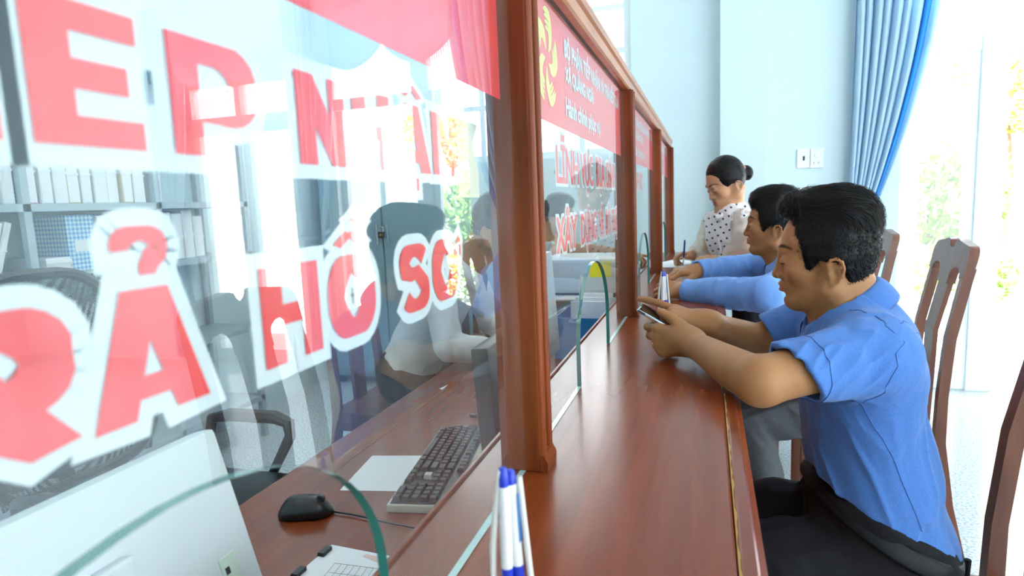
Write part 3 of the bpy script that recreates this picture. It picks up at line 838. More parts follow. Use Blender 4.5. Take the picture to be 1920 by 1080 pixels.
for i in range(NU):
    for j in range(NV): fs.append((i * NV + j, i * NV + (j + 1) % NV, (i + 1) * NV + (j + 1) % NV, (i + 1) * NV + j))
MB().add(vs, fs).build('shell', BLACKP, ms, smooth='all')
wt = mc + md * (ml * .27) + Vector((0, 0, .031))
MB().lathe([(.004, -.004), (.009, -.004), (.009, .004), (.004, .004)], seg=16, T=Matrix.Translation(wt) @ Matrix.Rotation(math.atan2(md.y, md.x), 4, 'Z') @ Matrix.Rotation(math.pi / 2, 4, 'X')).build('scroll_wheel', DARKG, ms)
cp = [onZ(px, py, ZDK) + Vector((0, 0, .004)) for px, py in ((626, 963), (660, 968), (700, 977), (735, 985), (775, 993), (820, 996), (850, 985))]
MB().tube(cp, .0016, 6).build('cable', BLACKP, ms, smooth='all')

# ---- papers on the desk
def sheet(name, label, pix, z, th=.0006, mat=None, cat='paper', group=None):
    q = [onZ(px, py, z) for px, py in pix]
    t = MB().prism([(v.x, v.y) for v in q], z + .0004, z + .0004 + th, 'Z').build(name, mat or PAPER)
    return prop(t, label, cat, group)
sheet('paper_sheet', 'white sheet lying half under the keyboard', ((637, 920), (698, 855), (790, 855), (760, 922)), ZDK)
sheet('paper_scrap', 'tiny torn white paper scrap on the dark desk', ((824, 729), (840, 722), (829, 731)), ZDK)
cb = thing('form_bundle', 'stack of ruled forms held by black binder clips at the bottom edge', 'papers', tuple(onZ(650, 1060, ZDK)))
q = [onZ(px, py, ZDK) for px, py in ((560, 1082), (622, 1028), (735, 1050), (700, 1130), (540, 1120))]
MB().prism([(v.x, v.y) for v in q], ZDK + .0004, ZDK + .007, 'Z').build('sheets', PAPER, cb)
zt_ = ZDK + .0074
q = [onZ(px, py, zt_) for px, py in ((680, 1043), (686, 1039), (722, 1047), (716, 1058))]
MB().prism([(v.x, v.y) for v in q], zt_, zt_ + .0004, 'Z').build('pink_slip', plain('pink_card', (.75, .52, .52), .7), cb)
ln = MB()
for k in range(8):
    a = onZ(628 + k * 12, 1056 + k * 1.6, zt_); b = onZ(600 + k * 13, 1090 + k * 2.0, zt_)
    ln.tube([a + Vector((0, 0, .0001)), b + Vector((0, 0, .0001))], .0003, 4)
for k in range(2):
    a = onZ(628 - k * 12, 1056 + k * 17, zt_); b = onZ(725 - k * 12, 1068 + k * 17, zt_); ln.tube([a, b], .0003, 4)
ln.build('ruled_lines', DARKG, cb)
for px, py in ((605, 1037), (556, 1076)):
    c = onZ(px, py, ZDK + .006); d = (onZ(622, 1028, ZDK) - onZ(560, 1082, ZDK)).normalized(); nn = Vector((-d.y, d.x, 0))
    TT = Matrix(((d.x, nn.x, 0, c.x), (d.y, nn.y, 0, c.y), (0, 0, 1, ZDK + .0005), (0, 0, 0, 1)))
    bc = MB().prism([(-.011, 0), (.004, .001), (.004, .004), (.0, .0135), (-.011, .0135)], -.0125, .0125, 'X', T=TT).build('binder_clip', BLACKP, cb)

# ---- things further along the desk
bt = thing('water_bottle', 'clear plastic bottle with white cap behind the black monitor', 'bottle', (-.33, 1.63, ZDK))
PLA = glass('bottle_plastic', (.93, .96, .97), .06)
MB().lathe([(.031, .001), (.033, .02), (.030, .05), (.033, .08), (.033, .14), (.030, .165), (.014, .20), (.0125, .212)], (-.33, 1.63, ZDK), 20).build('body', PLA, bt, smooth=True)
MB().lathe([(.0155, .208), (.0155, .228), (.014, .230)], (-.33, 1.63, ZDK), 20).build('cap', WHITE, bt, smooth=True)
cb2 = thing('power_cable', 'thin black cable with a plug lying beside the black monitor', 'cable', tuple(onZ(906, 765, ZDK)))
pts = [onZ(px, py, ZDK) + Vector((0, 0, .003)) for px, py in ((921, 706), (913, 722), (909, 745), (908, 762))]
MB().tube(pts, .0017, 6).build('lead', BLACKP, cb2, smooth='all')
c = onZ(904, 771, ZDK); MB().box(c.x - .008, c.x + .008, c.y - .012, c.y + .012, ZDK + .0005, ZDK + .012, bev=.003).build('plug', BLACKP, cb2)
cb3 = thing('usb_cable', 'short black lead with a square connector nearer the keyboard', 'cable', tuple(onZ(888, 782, ZDK)))
pts = [onZ(px, py, ZDK) + Vector((0, 0, .003)) for px, py in ((892, 783), (905, 787), (918, 788))]
MB().tube(pts, .0017, 6).build('lead', BLACKP, cb3, smooth='all')
c = onZ(889, 782, ZDK); MB().box(c.x - .012, c.x + .006, c.y - .006, c.y + .006, ZDK + .0005, ZDK + .009, bev=.002).build('connector', BLACKP, cb3)

ft = thing('letter_tray', 'bright blue open document box on the desk behind the second panel', 'box', (-.23, 2.60, ZDK))
x0, x1, y0, y1, zt2 = -.335, -.10, 2.34, 2.78, .862
MB().box(x0, x1, y0, y1, ZDK + .001, ZDK + .006).build('floor', BLUEP, ft)
MB().box(x0, x0 + .005, y0, y1, ZDK + .006, zt2).build('side', BLUEP, ft); MB().box(x1 - .005, x1, y0, y1, ZDK + .006, zt2).build('side', BLUEP, ft)
MB().box(x0 + .005, x1 - .005, y0, y0 + .005, ZDK + .006, zt2).build('end', BLUEP, ft); MB().box(x0 + .005, x1 - .005, y1 - .005, y1, ZDK + .006, zt2).build('end', BLUEP, ft)
for k in range(4):
    prop(MB().box(-.30 + k * .012, -.14, 2.50 + k * .035, 2.512 + k * .035, ZDK + .0065, .90 + .012 * (k % 3)).build('document_folder', PAPER), ['front', 'second', 'third', 'rearmost'][k] + ' white folder standing in the blue document box', 'folder', 'folders in the blue box')
pr = thing('printer', 'pale grey desktop printer with a yellow note, seen through the arched opening', 'printer', (-.35, 3.12, ZDK))
PRG = plain('pale_grey_plastic', (.55, .60, .62), .5)
MB().box(-.56, -.16, 2.92, 3.34, ZDK + .001, .845, bev=.012).build('lower_body', PRG, pr)
MB().box(-.55, -.17, 2.95, 3.34, .868, 1.03, bev=.015).build('upper_body', PRG, pr)
MB().box(-.53, -.19, 2.98, 3.33, .845, .869).build('paper_slot', DARKG, pr)
MB().box(-.50, -.22, 2.84, 3.0, .850, .856).build('output_sheets', PAPER, pr)
MB().box(-.30, -.20, 2.9485, 2.9495, .945, 1.02).build('sticky_note', YELLOW, pr)

# ---- pens with curly leads standing in sockets on the counter
def penset(x, y, label, dx):
    t = thing('tethered_pens', label, 'pens', (x, y, ZCT))
    MB().lathe([(.024, .0005), (.024, .006), (.013, .012), (.012, .022)], (x, y, ZCT), 20).build('socket', WHITE, t, smooth=True)
    for k, (ox, oy2, hh, lean) in enumerate(((-.0045, -.003, .150, .0), (.0052, .003, .146, -.006))):
        def P(z): return (x + ox + lean * (z / .15), y + oy2, ZCT + z)
        b = MB().tube([P(.012), P(.03), P(.135)], [.003, .0046, .0046], 14).build('pen_barrel', WHITE, t, smooth=True)
        MB().tube([P(hh - .019), P(hh - .010), P(hh - .002), P(hh)], [.0041, .0044, .0036, .0022], 12).build('pen_end', INKBLUE, b, smooth=True)
        MB().tube([P(.045), P(.068)], .00475, 14).build('grip', INKBLUE, b, smooth=True)
        if k: MB().box(P(.1)[0] + .0042, P(.1)[0] + .005, y + oy2 - .003, y + oy2 + .002, ZCT + .088, ZCT + .128).build('print', plain('pen_print_blue', (.08, .30, .75), .4), b)
    for s, n in ((-1, 'lead'), (1, 'lead')):
        pts = []
        for k in range(22):
            f = k / 21
            if s < 0:
                a = (x - .006 - .010 * math.sin(min(1, f * 1.6) * math.pi * .5), y - .004, ZCT + .148 - .142 * f)
            else:
                a = (x + .006 + .010 * f + .012 * max(0, f - .75) * 4 * .5, y + .004, ZCT + .140 - .130 * f)
            pts.append(a)
        e = Vector(pts[-1])
        for k in range(1, 20):
            a = k / 19 * 1.75 * math.pi
            pts.append((e.x + s * .017 * math.sin(a), e.y - .016 + .016 * math.cos(a) - .02 * k / 19 * (1 if s < 0 else .3), ZCT + .005 + .005 * (1 - k / 19)))
        MB().tube(pts, .0027, 8).build(n, plain('translucent_white_lead', (.74, .74, .70), .35) if 'translucent_white_lead' not in MATS else MATS['translucent_white_lead'], t, smooth='all')
    return t
penset(.083, .445, 'two white and blue pens with looped leads in the foreground', 0)
penset(.115, 1.80, 'two white and blue pens with leads in front of the second man\'s hands', 0)

# ---- shelves of files on the left wall
sh = thing('file_shelf', 'grey steel shelving full of document bundles on the left wall', 'shelf', (-2.44, 2.1, 0))
SX0, SX1, SY0, SY1 = -2.615, -2.27, 1.25, 3.05
for z in (.25, .67, 1.095, 1.378, 1.73, 2.05): MB().box(SX0, SX1, SY0, SY1, z - .03, z).build('shelf_board', STEEL, sh)
for y in (SY0, 1.80, 2.42, SY1 - .03):
    for x in (SX0, SX1 - .03): MB().box(x, x + .03, y, y + .03, 0, 2.08).build('upright', STEEL, sh)
def bundle(name, label, y0, y1, z, h, mat, depth=.24, lean=0.0, group=None):
    x1 = SX1 - .02 - random.random() * .03
    T = Matrix.Translation((0, y0, z)) @ Matrix.Rotation(lean, 4, 'X') @ Matrix.Translation((0, -y0, -z))
    t = thing(name, label, 'folder', (x1 - depth / 2, (y0 + y1) / 2, z), group)
    MB().box(x1 - depth, x1, y0 + .002, y1 - .002, z + .001, z + h, bev=.003, T=T).build('cover', mat, t)
    if name == 'box_file':
        MB().box(x1, x1 + .001, y0 + .03, y1 - .03 if y1 - y0 > .08 else y1 - .008, z + h * .35, z + h * .55, T=T).build('label_plate', WHITE, t)
    else:
        MB().box(x1 - depth + .01, x1 + .0015, y0 + .006, y1 - .006, z + .006, z + h - .004, T=T).build('leaves', PAPER, t)
        MB().box(x1 - .03, x1 + .003, y0 + .001, y1 - .001, z + h * .48, z + h * .52, T=T).build('string', FRINGE, t)
    return t
TANP = plain('tan_card', (.62, .56, .40), .7); WHP = plain('off_white_card', (.72, .76, .78), .7); GRYP = plain('grey_card', (.55, .60, .63), .7)
ORD = ['first', 'second', 'third', 'fourth', 'fifth', 'sixth', 'seventh', 'eighth', 'ninth', 'tenth', 'eleventh', 'twelfth']
bundle('document_bundle', 'plum checked folder beside the shelf upright on the upper shelf', 1.835, 1.885, 1.378, .255, CHECKP)
y = 1.89
for k in range(9):
    w_ = random.uniform(.05, .068)
    if y < 2.45 and y + w_ > 2.41: y = 2.455
    tan = k in (2, 6)
    bundle('document_bundle', '%s %s bundle right of the plum folder on the upper shelf' % (ORD[k], 'tan' if tan else 'white'), y, y + w_, 1.378, random.uniform(.24, .275), TANP if tan else [WHP, PAPER][k % 2], group='bundles on the upper shelf'); y += w_ + .004
for k in range(4):
    bundle('document_bundle', '%s white bundle counted leftwards from the upright on the upper shelf' % ORD[k], 1.745 - k * .054, 1.795 - k * .054, 1.378, .26, WHP, group='bundles on the upper shelf left')
y = 1.565
for k in range(4):
    bundle('document_bundle', ['leaning blue checked folder on the lower shelf', 'leaning tan folder on the lower shelf', 'leaning white folder next to the tan one', 'last leaning white folder on the lower shelf'][k], y, y + .03, 1.106, .22, [CHECKB, TANP, PAPER, WHP][k], lean=-.32, group='leaning folders on the lower shelf'); y += .036
PINKP = plain('pale_pink_paper', (.72, .62, .70), .8)
for k in range(6):
    o = MB().box(-2.50, -2.29 + .004 * math.sin(k * 2), 1.872 + .003 * (k % 2), 1.985 - .004 * (k % 3), 1.0955 + k * .011, 1.0955 + k * .011 + .0105).build('paper_stack', PINKP if k == 1 else PAPER)
    prop(o, '%s layer from the bottom of the flat paper pile on the lower shelf' % ORD[k], 'paper', 'flat papers on the lower shelf')
bundle('box_file', 'blue checked box file standing on the lower shelf', 1.99, 2.12, 1.095, .235, CHECKB)
bundle('document_bundle', 'white bundle right of the blue checked box file', 2.125, 2.18, 1.095, .23, PAPER)
bundle('box_file', 'second blue checked file half hidden by white bundle', 2.185, 2.23, 1.095, .24, CHECKB)
y = 2.24
for k in range(6):
    if y < 2.45 and y + .07 > 2.41: y = 2.455
    bundle('document_bundle', '%s pale bundle right of the second checked file' % ORD[k], y, y + .07, 1.095, random.uniform(.2, .25), [WHP, PAPER, GRYP][k % 3], group='bundles far along the lower shelf'); y += .075
y = 1.84
for k in range(6): bundle('document_bundle', '%s bundle right of the upright on the shelf below the flat papers' % ORD[k], y, y + .075, .67, random.uniform(.24, .33), [WHP, TANP, PAPER, GRYP][k % 4], group='bundles on the third shelf'); y += .085
y = 1.84
for k in range(6): bundle('document_bundle', '%s bundle right of the upright on the highest filled shelf' % ORD[k], y, y + .075, 1.73, random.uniform(.24, .29), [PAPER, WHP, TANP, WHP][k % 4], group='bundles on the high shelf'); y += .085

# ---- steel cabinet with padlock
ca = thing('steel_cabinet', 'blue grey steel cabinet with a padlock between its doors', 'cabinet', (-2.0, 4.33, 0))
MB().box(-2.52, -1.50, 4.13, 4.56, .06, 1.82, bev=.004).build('carcass', CABBLUE, ca)
for k, (a, b) in enumerate(((-2.50, -2.006), (-1.994, -1.52))):
    d = MB().box(a, b, 4.108, 4.129, .10, 1.79, bev=.003).build('door', CABBLUE, ca)
    xh = b - .035 if k == 0 else a + .035
    MB().box(xh - .008, xh + .008, 4.095, 4.108, 1.05, 1.20, bev=.003).build('handle', CHROME, d)
pl = MB().box(-2.025, -1.975, 4.078, 4.098, 1.10, 1.145, bev=.005).build('padlock', BLACKP, ca)
MB().tube([(-2.016, 4.088, 1.143)] + [(-2.0 - .016 * math.cos(a), 4.088, 1.165 + .016 * math.sin(a)) for a in [math.pi * k / 8 for k in range(9)]] + [(-1.984, 4.088, 1.143)], .004, 8).build('shackle', CHROME, pl, smooth=True)
MB().box(-2.010, -1.990, 4.0765, 4.0785, 1.112, 1.13).build('brass_face', GOLD, pl)
for x in (-2.48, -1.58):
    for y in (4.16, 4.50): MB().box(x, x + .04, y, y + .04, 0, .06).build('foot', DARKG, ca)

# ---- curtains
def curtain(name, label, xl, xr, tie_l, tie_r, ztie, ztop, folds, strip=None):
    """hanging cloth in deep folds, gathered at a tie-back, falling straight below it"""
    t = thing(name, label, 'curtain', ((xl + xr) / 2, YF - .09, .05))
    NU, NV = folds * 10, 40
    vs = []; mi = []
    for j in range(NV + 1):
        z = ztop + (.06 - ztop) * j / NV
        if z > ztie: f = (z - ztie) / (ztop - ztie); g = 1 - (1 - f) ** 1.9
        else: g = .10 * min(1, (ztie - z) / .5)
        a = tie_l + (xl - tie_l) * g; b = tie_r + (xr - tie_r) * g
        for i in range(NU + 1):
            u = i / NU
            dep = .030 * (.55 + .45 * g)
            ph = 2 * math.pi * folds * u + .5 * math.sin(5 * u) + .25 * math.sin(z * 2 + u * 9)
            vs.append((a + (b - a) * (u + .018 * math.sin(ph + 1)), YF - .085 + dep * math.sin(ph) + .012 * math.sin(ph * .5 + 1), z))
    n = NU + 1
    main = MB(); st = MB()
    main.v = vs; st.v = vs
    for j in range(NV):
        for i in range(NU):
            f = (j * n + i, j * n + i + 1, (j + 1) * n + i + 1, (j + 1) * n + i)
            u = i / NU
            (st if strip and strip[0] <= u < strip[1] else main).f.append(f)
    main.m = [0] * len(main.f); st.m = [0] * len(st.f)
    o = main.build('cloth', CURT, t, smooth='all')
    md_ = o.modifiers.new('thickness', 'SOLIDIFY'); md_.thickness = .002
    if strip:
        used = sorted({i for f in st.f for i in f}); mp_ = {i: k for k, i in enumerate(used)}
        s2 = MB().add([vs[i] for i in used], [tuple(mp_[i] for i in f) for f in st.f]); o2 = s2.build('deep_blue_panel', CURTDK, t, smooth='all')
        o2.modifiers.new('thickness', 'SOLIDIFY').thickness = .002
    # tie-back band
    MB().tube([(tie_l - .02, YF - .02, ztie + .05), (tie_l - .012, YF - .11, ztie + .02), ((tie_l + tie_r) / 2, YF - .135, ztie - .01), (tie_r + .012, YF - .11, ztie), (tie_r + .015, YF - .04, ztie + .02)], .018, 8, flat=(.3, 1)).build('tie_band', CURT, t, smooth='all')
    return t
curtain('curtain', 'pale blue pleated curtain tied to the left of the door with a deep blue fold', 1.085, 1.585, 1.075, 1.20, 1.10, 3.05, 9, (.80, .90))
curtain('curtain', 'pale blue curtain tied to the right of the open door, seen reflected in the glass', 2.52, 2.98, 2.74, 2.92, 1.10, 3.05, 8)
curtain('curtain', 'pale blue curtain beyond the second glazed doors, seen reflected in the glass', 3.95, 4.38, 4.20, 4.34, 1.10, 3.05, 8)
def swag(x0, x1, n, label):
    t = thing('curtain_valance', label, 'valance', ((x0 + x1) / 2, YF - .12, 2.4))
    mb = MB(); NU, NV = n * 16, 14; vs = []; bot = []
    for i in range(NU + 1):
        u = i / NU * n; f = u - math.floor(u) if u < n else 1.0
        drop = .50 + .17 * math.sin(math.pi * f) ** .8
        x = x0 + (x1 - x0) * i / NU
        for j in range(NV + 1):
            v = j / NV
            vs.append((x, YF - .172 - .02 * math.sin(math.pi * f) * v + .012 * math.sin(v * 22) * math.sin(math.pi * f), 3.02 - drop * v))
        bot.append(vs[-1])
    m_ = NV + 1
    mb.add(vs, [(i * m_ + j, (i + 1) * m_ + j, (i + 1) * m_ + j + 1, i * m_ + j + 1) for i in range(NU) for j in range(NV)])
    mb.build('swag', CURT, t, smooth='all').modifiers.new('thickness', 'SOLIDIFY').thickness = .002
    fr = MB()
    for i in range(0, NU * 2):
        p = Vector(bot[i // 2]) if i % 2 == 0 else (Vector(bot[i // 2]) + Vector(bot[min(i // 2 + 1, NU)])) / 2
        fr.tube([p + Vector((0, -.003, .004)), p + Vector((0, -.004, -.045))], .003, 4)
    fr.build('fringe', FRINGE, t, kind='stuff')
    MB().tube([(x0 - .08, YF - .155, 3.075), (x1 + .08, YF - .155, 3.075)], .012, 10).build('curtain_pole', ALU, t, smooth=True)
swag(1.50, 2.62, 2, 'pale blue fringed swag valance over the open door')
swag(3.12, 4.0, 2, 'pale blue fringed swag valance over the second doors, seen only reflected')

# ---- fluorescent battens
TUBE = emitter('lit_tube', (1.0, .98, .93), 9.0)
def batten(name, label, p0, p1, grp=None):
    c = (Vector(p0) + Vector(p1)) / 2
    t = thing(name, label, 'light', tuple(c), grp)
    d = (Vector(p1) - Vector(p0)).normalized()
    return t, d
t, d = batten('fluorescent_light', 'lit tube light on the far wall above the doors', (2.85, YF - .05, 3.14), (4.1, YF - .05, 3.14))
MB().box(2.85, 4.1, YF - .045, YF - .001, 3.10, 3.17, bev=.004).build('batten', WHITE, t)
MB().tube([(2.88, YF - .062, 3.135), (4.07, YF - .062, 3.135)], .014, 12).build('tube', TUBE, t, smooth=True)
for k, (x, y) in enumerate(((-1.3, .6), (-1.3, 3.0), (2.4, 1.5), (2.4, -1.2), (4.8, 1.0))):
    t, d = batten('ceiling_light', ['tube light on the ceiling over the office chair', 'tube light on the ceiling over the clerks', 'tube light on the hall ceiling beside the counter', 'tube light on the hall ceiling behind the camera', 'tube light on the far side of the hall ceiling'][k], (x, y - .6, ZC), (x, y + .6, ZC), 'ceiling tube lights')
    MB().box(x - .05, x + .05, y - .62, y + .62, ZC - .05, ZC - .001, bev=.004).build('batten', WHITE, t)
    MB().tube([(x, y - .6, ZC - .068), (x, y + .6, ZC - .068)], .016, 12).build('tube', TUBE, t, smooth=True)

# ---- garden beyond the doors
def leaf_cloud(mb, c, r, n, size):
    for k in range(n):
        while True:
            d = Vector((random.uniform(-1, 1), random.uniform(-1, 1), random.uniform(-1, 1)))
            if d.length < 1: break
        p = Vector(c) + Vector((d.x * r[0], d.y * r[1], d.z * r[2]))
        a = Vector((random.gauss(0, 1), random.gauss(0, 1), random.gauss(0, 1))).normalized(); b = a.orthogonal().normalized()
        s = size * random.uniform(.6, 1.3)
        mb.add([p - a * s, p + b * s * .45, p + a * s, p - b * s * .45], [(0, 1, 2, 3)])
def tree(x, y, h, r, mat, label, n=1400):
    t = thing('garden_tree', label, 'tree', (x, y, -.06), 'trees in the sunlit yard')
    MB().tube([(x, y, -.06), (x + .05, y, h * .4), (x - .04, y, h * .75)], [.09, .07, .03], 10).build('trunk', BARK, t, smooth='all')
    mb = MB(); leaf_cloud(mb, (x, y, h), (r, r, r * .8), n, .11); mb.build('foliage', mat, t)
tree(2.95, 9.4, 1.25, .85, GREENL, 'low green tree outside the open door', 1300)
tree(6.5, 16.6, 3.4, 1.3, GREENY, 'tall yellow green tree beyond the yard fence, seen past the door frame', 1300)
for k in range(4):
    x = 1.7 + k * .76
    t = thing('hedge_bush', '%s clipped bush counted from the open door along the yard' % ['first', 'second', 'third', 'fourth', 'fifth', 'sixth', 'seventh'][k], 'bush', (x, 8.4, -.06), 'bushes along the yard fence')
    mb = MB(); leaf_cloud(mb, (x, 8.4, .30), (.36, .3, .34), 420, .06); mb.build('foliage', GREENY if k % 2 else GREENL, t)
fe = thing('yard_fence', 'white railing fence across the sunlit yard', 'fence', (4, 15, -.06))
for z in (.25, 1.25): MB().box(-6, 16, 14.98, 15.02, z, z + .05).build('fence_rail', FENCEW, fe)
pk = None
for k in range(110):
    x = -6 + k * .2
    if pk is None: pk = MB().box(x, x + .03, 14.985, 15.015, -.06, 1.4).build('fence_bar', FENCEW, fe)
    else:
        c = link_copy(pk, fe); c.location = (k * .2, 0, 0)
# ================================================================== BODIES: smooth-blended solids turned into one surface
F4 = np.float32
def V(*a): return np.array(a, dtype=F4)
def _n(v): v = np.asarray(v, dtype=F4); return v / (np.linalg.norm(v) + 1e-9)
_rng = np.random.RandomState(3)
_TAB = _rng.rand(4096).astype(F4)
def vnoise(P):
    i = np.floor(P).astype(np.int32); f = (P - i).astype(F4); f = f * f * (3 - 2 * f)
    r = np.zeros(len(P), F4)
    for dx in (0, 1):
        for dy in (0, 1):
            for dz in (0, 1):
                h = ((i[:, 0] + dx) * 73856093 ^ (i[:, 1] + dy) * 19349663 ^ (i[:, 2] + dz) * 83492791) & 4095
                w = (f[:, 0] if dx else 1 - f[:, 0]) * (f[:, 1] if dy else 1 - f[:, 1]) * (f[:, 2] if dz else 1 - f[:, 2])
                r += _TAB[h] * w
    return r
class Frame:
    """right-handed local frame: x forward, y left, z up"""
    def __init__(s, o, fwd, up=(0, 0, 1), scale=1.0):
        s.o = np.array(o, dtype=F4); f = _n(fwd); l = _n(np.cross(np.array(up, dtype=F4), f)); u = np.cross(f, l)
        s.R = np.stack([f, l, u], 1).astype(F4); s.s = scale
    def p(s, *a): return s.o + s.R @ (np.array(a, dtype=F4) * s.s)
    def loc(s, P): return ((P - s.o) @ s.R) / s.s
ID = Frame((0, 0, 0), (1, 0, 0))
def spline(A, m):
    """Catmull-Rom through the rows of A, m steps per span"""
    A = np.asarray(A, dtype=F4); E = np.concatenate([[2 * A[0] - A[1]], A, [2 * A[-1] - A[-2]]]); out = []
    for i in range(len(A) - 1):
        p0, p1, p2, p3 = E[i:i + 4]
        for k in range(m):
            t = k / m
            out.append(.5 * (2 * p1 + (p2 - p0) * t + (2 * p0 - 5 * p1 + 4 * p2 - p3) * t * t + (3 * p1 - p0 - 3 * p2 + p3) * t ** 3))
    return np.array(out + [A[-1]], dtype=F4)
class Solid:
    def __init__(s): s.ops = []; s.disp = None
    def rc(s, a, b, ra, rb, k=.01, op=0):
        a = np.array(a, dtype=F4); b = np.array(b, dtype=F4); ab = b - a; L2 = float(ab @ ab) + 1e-12
        def f(P):
            q = P - a; t = np.clip((q @ ab) / L2, 0, 1)
            return np.sqrt(((q - t[:, None] * ab) ** 2).sum(1)) - (ra + t * (rb - ra))
        s.ops.append((f, k, op, (a + b) / 2, math.sqrt(L2) / 2 + max(ra, rb))); return s
    def chain(s, pts, rs, k=.01, op=0):
        for i in range(len(pts) - 1): s.rc(pts[i], pts[i + 1], rs[i], rs[i + 1], k if i == 0 else min(k, .006), op)
        return s
    def limb(s, pts, rs, k=.02):
        """one limb of varying girth: nearest point along the polyline, radius eased between the joints"""
        A = np.array([list(np.array(p, dtype=F4)) + [r] for p, r in zip(pts, rs)], dtype=F4)
        A = spline(A, 3); Q = [a[:3] for a in A]; rr = A[:, 3]; n = len(Q)
        def f(P):
            best = np.full(len(P), 1e9, F4)
            for i in range(n - 1):
                ab = Q[i + 1] - Q[i]; w = P - Q[i]; t = np.clip((w @ ab) / float(ab @ ab), 0, 1)
                best = np.minimum(best, np.sqrt(((w - t[:, None] * ab) ** 2).sum(1)) - (rr[i] + t * (rr[i + 1] - rr[i])))
            return best
        c = sum(Q) / n; s.ops.append((f, k, 0, c, max(float(np.linalg.norm(q - c)) for q in Q) + max(rs))); return s
    def el(s, c, r, k=.01, op=0, R=None):
        c = np.array(c, dtype=F4); r = np.array(r, dtype=F4)
        def f(P):
            q = P - c
            if R is not None: q = q @ R
            k0 = np.sqrt(((q / r) ** 2).sum(1)); k1 = np.sqrt(((q / (r * r)) ** 2).sum(1)) + 1e-9
            return np.where(k0 < .02, -r.min(), k0 * (k0 - 1) / k1)
        s.ops.append((f, k, op, c, float(r.max()))); return s
    def cut(s, p0, n, k=.002):
        """keep the side the normal points away from"""
        p0 = np.array(p0, dtype=F4); n = _n(n)
        s.ops.append((lambda P: (P - p0) @ n, k, 2, None, None)); return s
    def fn(s, f, k=.002, op=2): s.ops.append((f, k, op, None, None)); return s
    def ev(s, P, cull=False):
        d = np.full(len(P), .25, F4)
        if cull:
            c = (P.max(0) + P.min(0)) / 2; R = float(np.linalg.norm(P.max(0) - P.min(0))) / 2
        for f, k, op, bc, br in s.ops:
            if cull and bc is not None and float(np.linalg.norm(c - bc)) > R + br + .05 + k: continue
            e = f(P).astype(F4)
            if op == 0:
                h = np.clip(.5 + .5 * (e - d) / k, 0, 1); d = e * (1 - h) + d * h - k * h * (1 - h)
            else:
                if op == 1: e = -e
                h = np.clip(.5 - .5 * (e - d) / k, 0, 1); d = e * (1 - h) + d * h + k * h * (1 - h)
        if s.disp is not None: d = d + s.disp(P).astype(F4)
        return d
    def grad(s, P, e=.0015):
        g = np.stack([s.ev(P + V(e, 0, 0)) - s.ev(P - V(e, 0, 0)), s.ev(P + V(0, e, 0)) - s.ev(P - V(0, e, 0)), s.ev(P + V(0, 0, e)) - s.ev(P - V(0, 0, e))], 1)
        return g / (np.linalg.norm(g, axis=1, keepdims=True) + 1e-9)
    def snap(s, pts, off=0.0, it=6):
        P = np.array(pts, dtype=F4)
        for _ in range(it): P = P - s.grad(P) * (s.ev(P) - off)[:, None]
        return P
    def surface(s, lo, hi, h):
        """surface nets on a sparse grid"""
        B = 8; lo = np.array(lo, dtype=F4); hi = np.array(hi, dtype=F4)
        nb = np.ceil((hi - lo) / (h * B)).astype(int); n = nb * B
        G = np.stack(np.meshgrid(*[np.arange(k) for k in nb], indexing='ij'), -1).reshape(-1, 3)
        cen = lo + (G + .5) * (B * h)
        dc = np.concatenate([s.ev(cen[i:i + 20000].astype(F4)) for i in range(0, len(cen), 20000)])
        act = np.abs(dc) < B * h * .866 * 1.5 + .004
        vol = np.repeat(np.repeat(np.repeat(np.where(dc < 0, -1, 1).astype(F4).reshape(nb), B, 0), B, 1), B, 2)
        vb = vol.reshape(nb[0], B, nb[1], B, nb[2], B)
        loc = np.stack(np.meshgrid(*[np.arange(B)] * 3, indexing='ij'), -1).reshape(-1, 3)
        ga = G[act]; C = 48
        for i in range(0, len(ga), C):
            g = ga[i:i + C]
            P = (lo + ((g[:, None, :] * B + loc[None]) * h)).reshape(-1, 3).astype(F4)
            d = s.ev(P, True).reshape(len(g), B, B, B)
            vb[g[:, 0], :, g[:, 1], :, g[:, 2], :] = d
        vol[0] = 1; vol[-1] = 1; vol[:, 0] = 1; vol[:, -1] = 1; vol[:, :, 0] = 1; vol[:, :, -1] = 1
        ins = vol < 0
        S = [(0, 0, 0), (0, 0, 1), (0, 1, 0), (0, 1, 1), (1, 0, 0), (1, 0, 1), (1, 1, 0), (1, 1, 1)]
        m = n - 1
        sub = lambda A, o: A[o[0]:o[0] + m[0], o[1]:o[1] + m[1], o[2]:o[2] + m[2]]
        cnt = np.zeros(tuple(m), np.int8)
        for o in S: cnt += sub(ins, o)
        idx = np.argwhere((cnt > 0) & (cnt < 8))
        flat = (idx[:, 0] * m[1] + idx[:, 1]) * m[2] + idx[:, 2]
        vals = np.stack([vol[idx[:, 0] + o[0], idx[:, 1] + o[1], idx[:, 2] + o[2]] for o in S], 1)
        acc = np.zeros((len(idx), 3), F4); num = np.zeros(len(idx), F4)
        for a in range(8):
            for ax in range(3):
                if S[a][ax]: continue
                b = a + (4, 2, 1)[ax]
                va, vb_ = vals[:, a], vals[:, b]; x = (va < 0) != (vb_ < 0)
                t = np.where(x, va / (va - vb_ + 1e-12), 0)
                p = np.array(S[a], dtype=F4)[None] + np.zeros((len(idx), 3), F4); p[:, ax] += t
                acc += np.where(x[:, None], p, 0); num += x
        verts = lo + (idx + acc / num[:, None]) * h
        faces = []
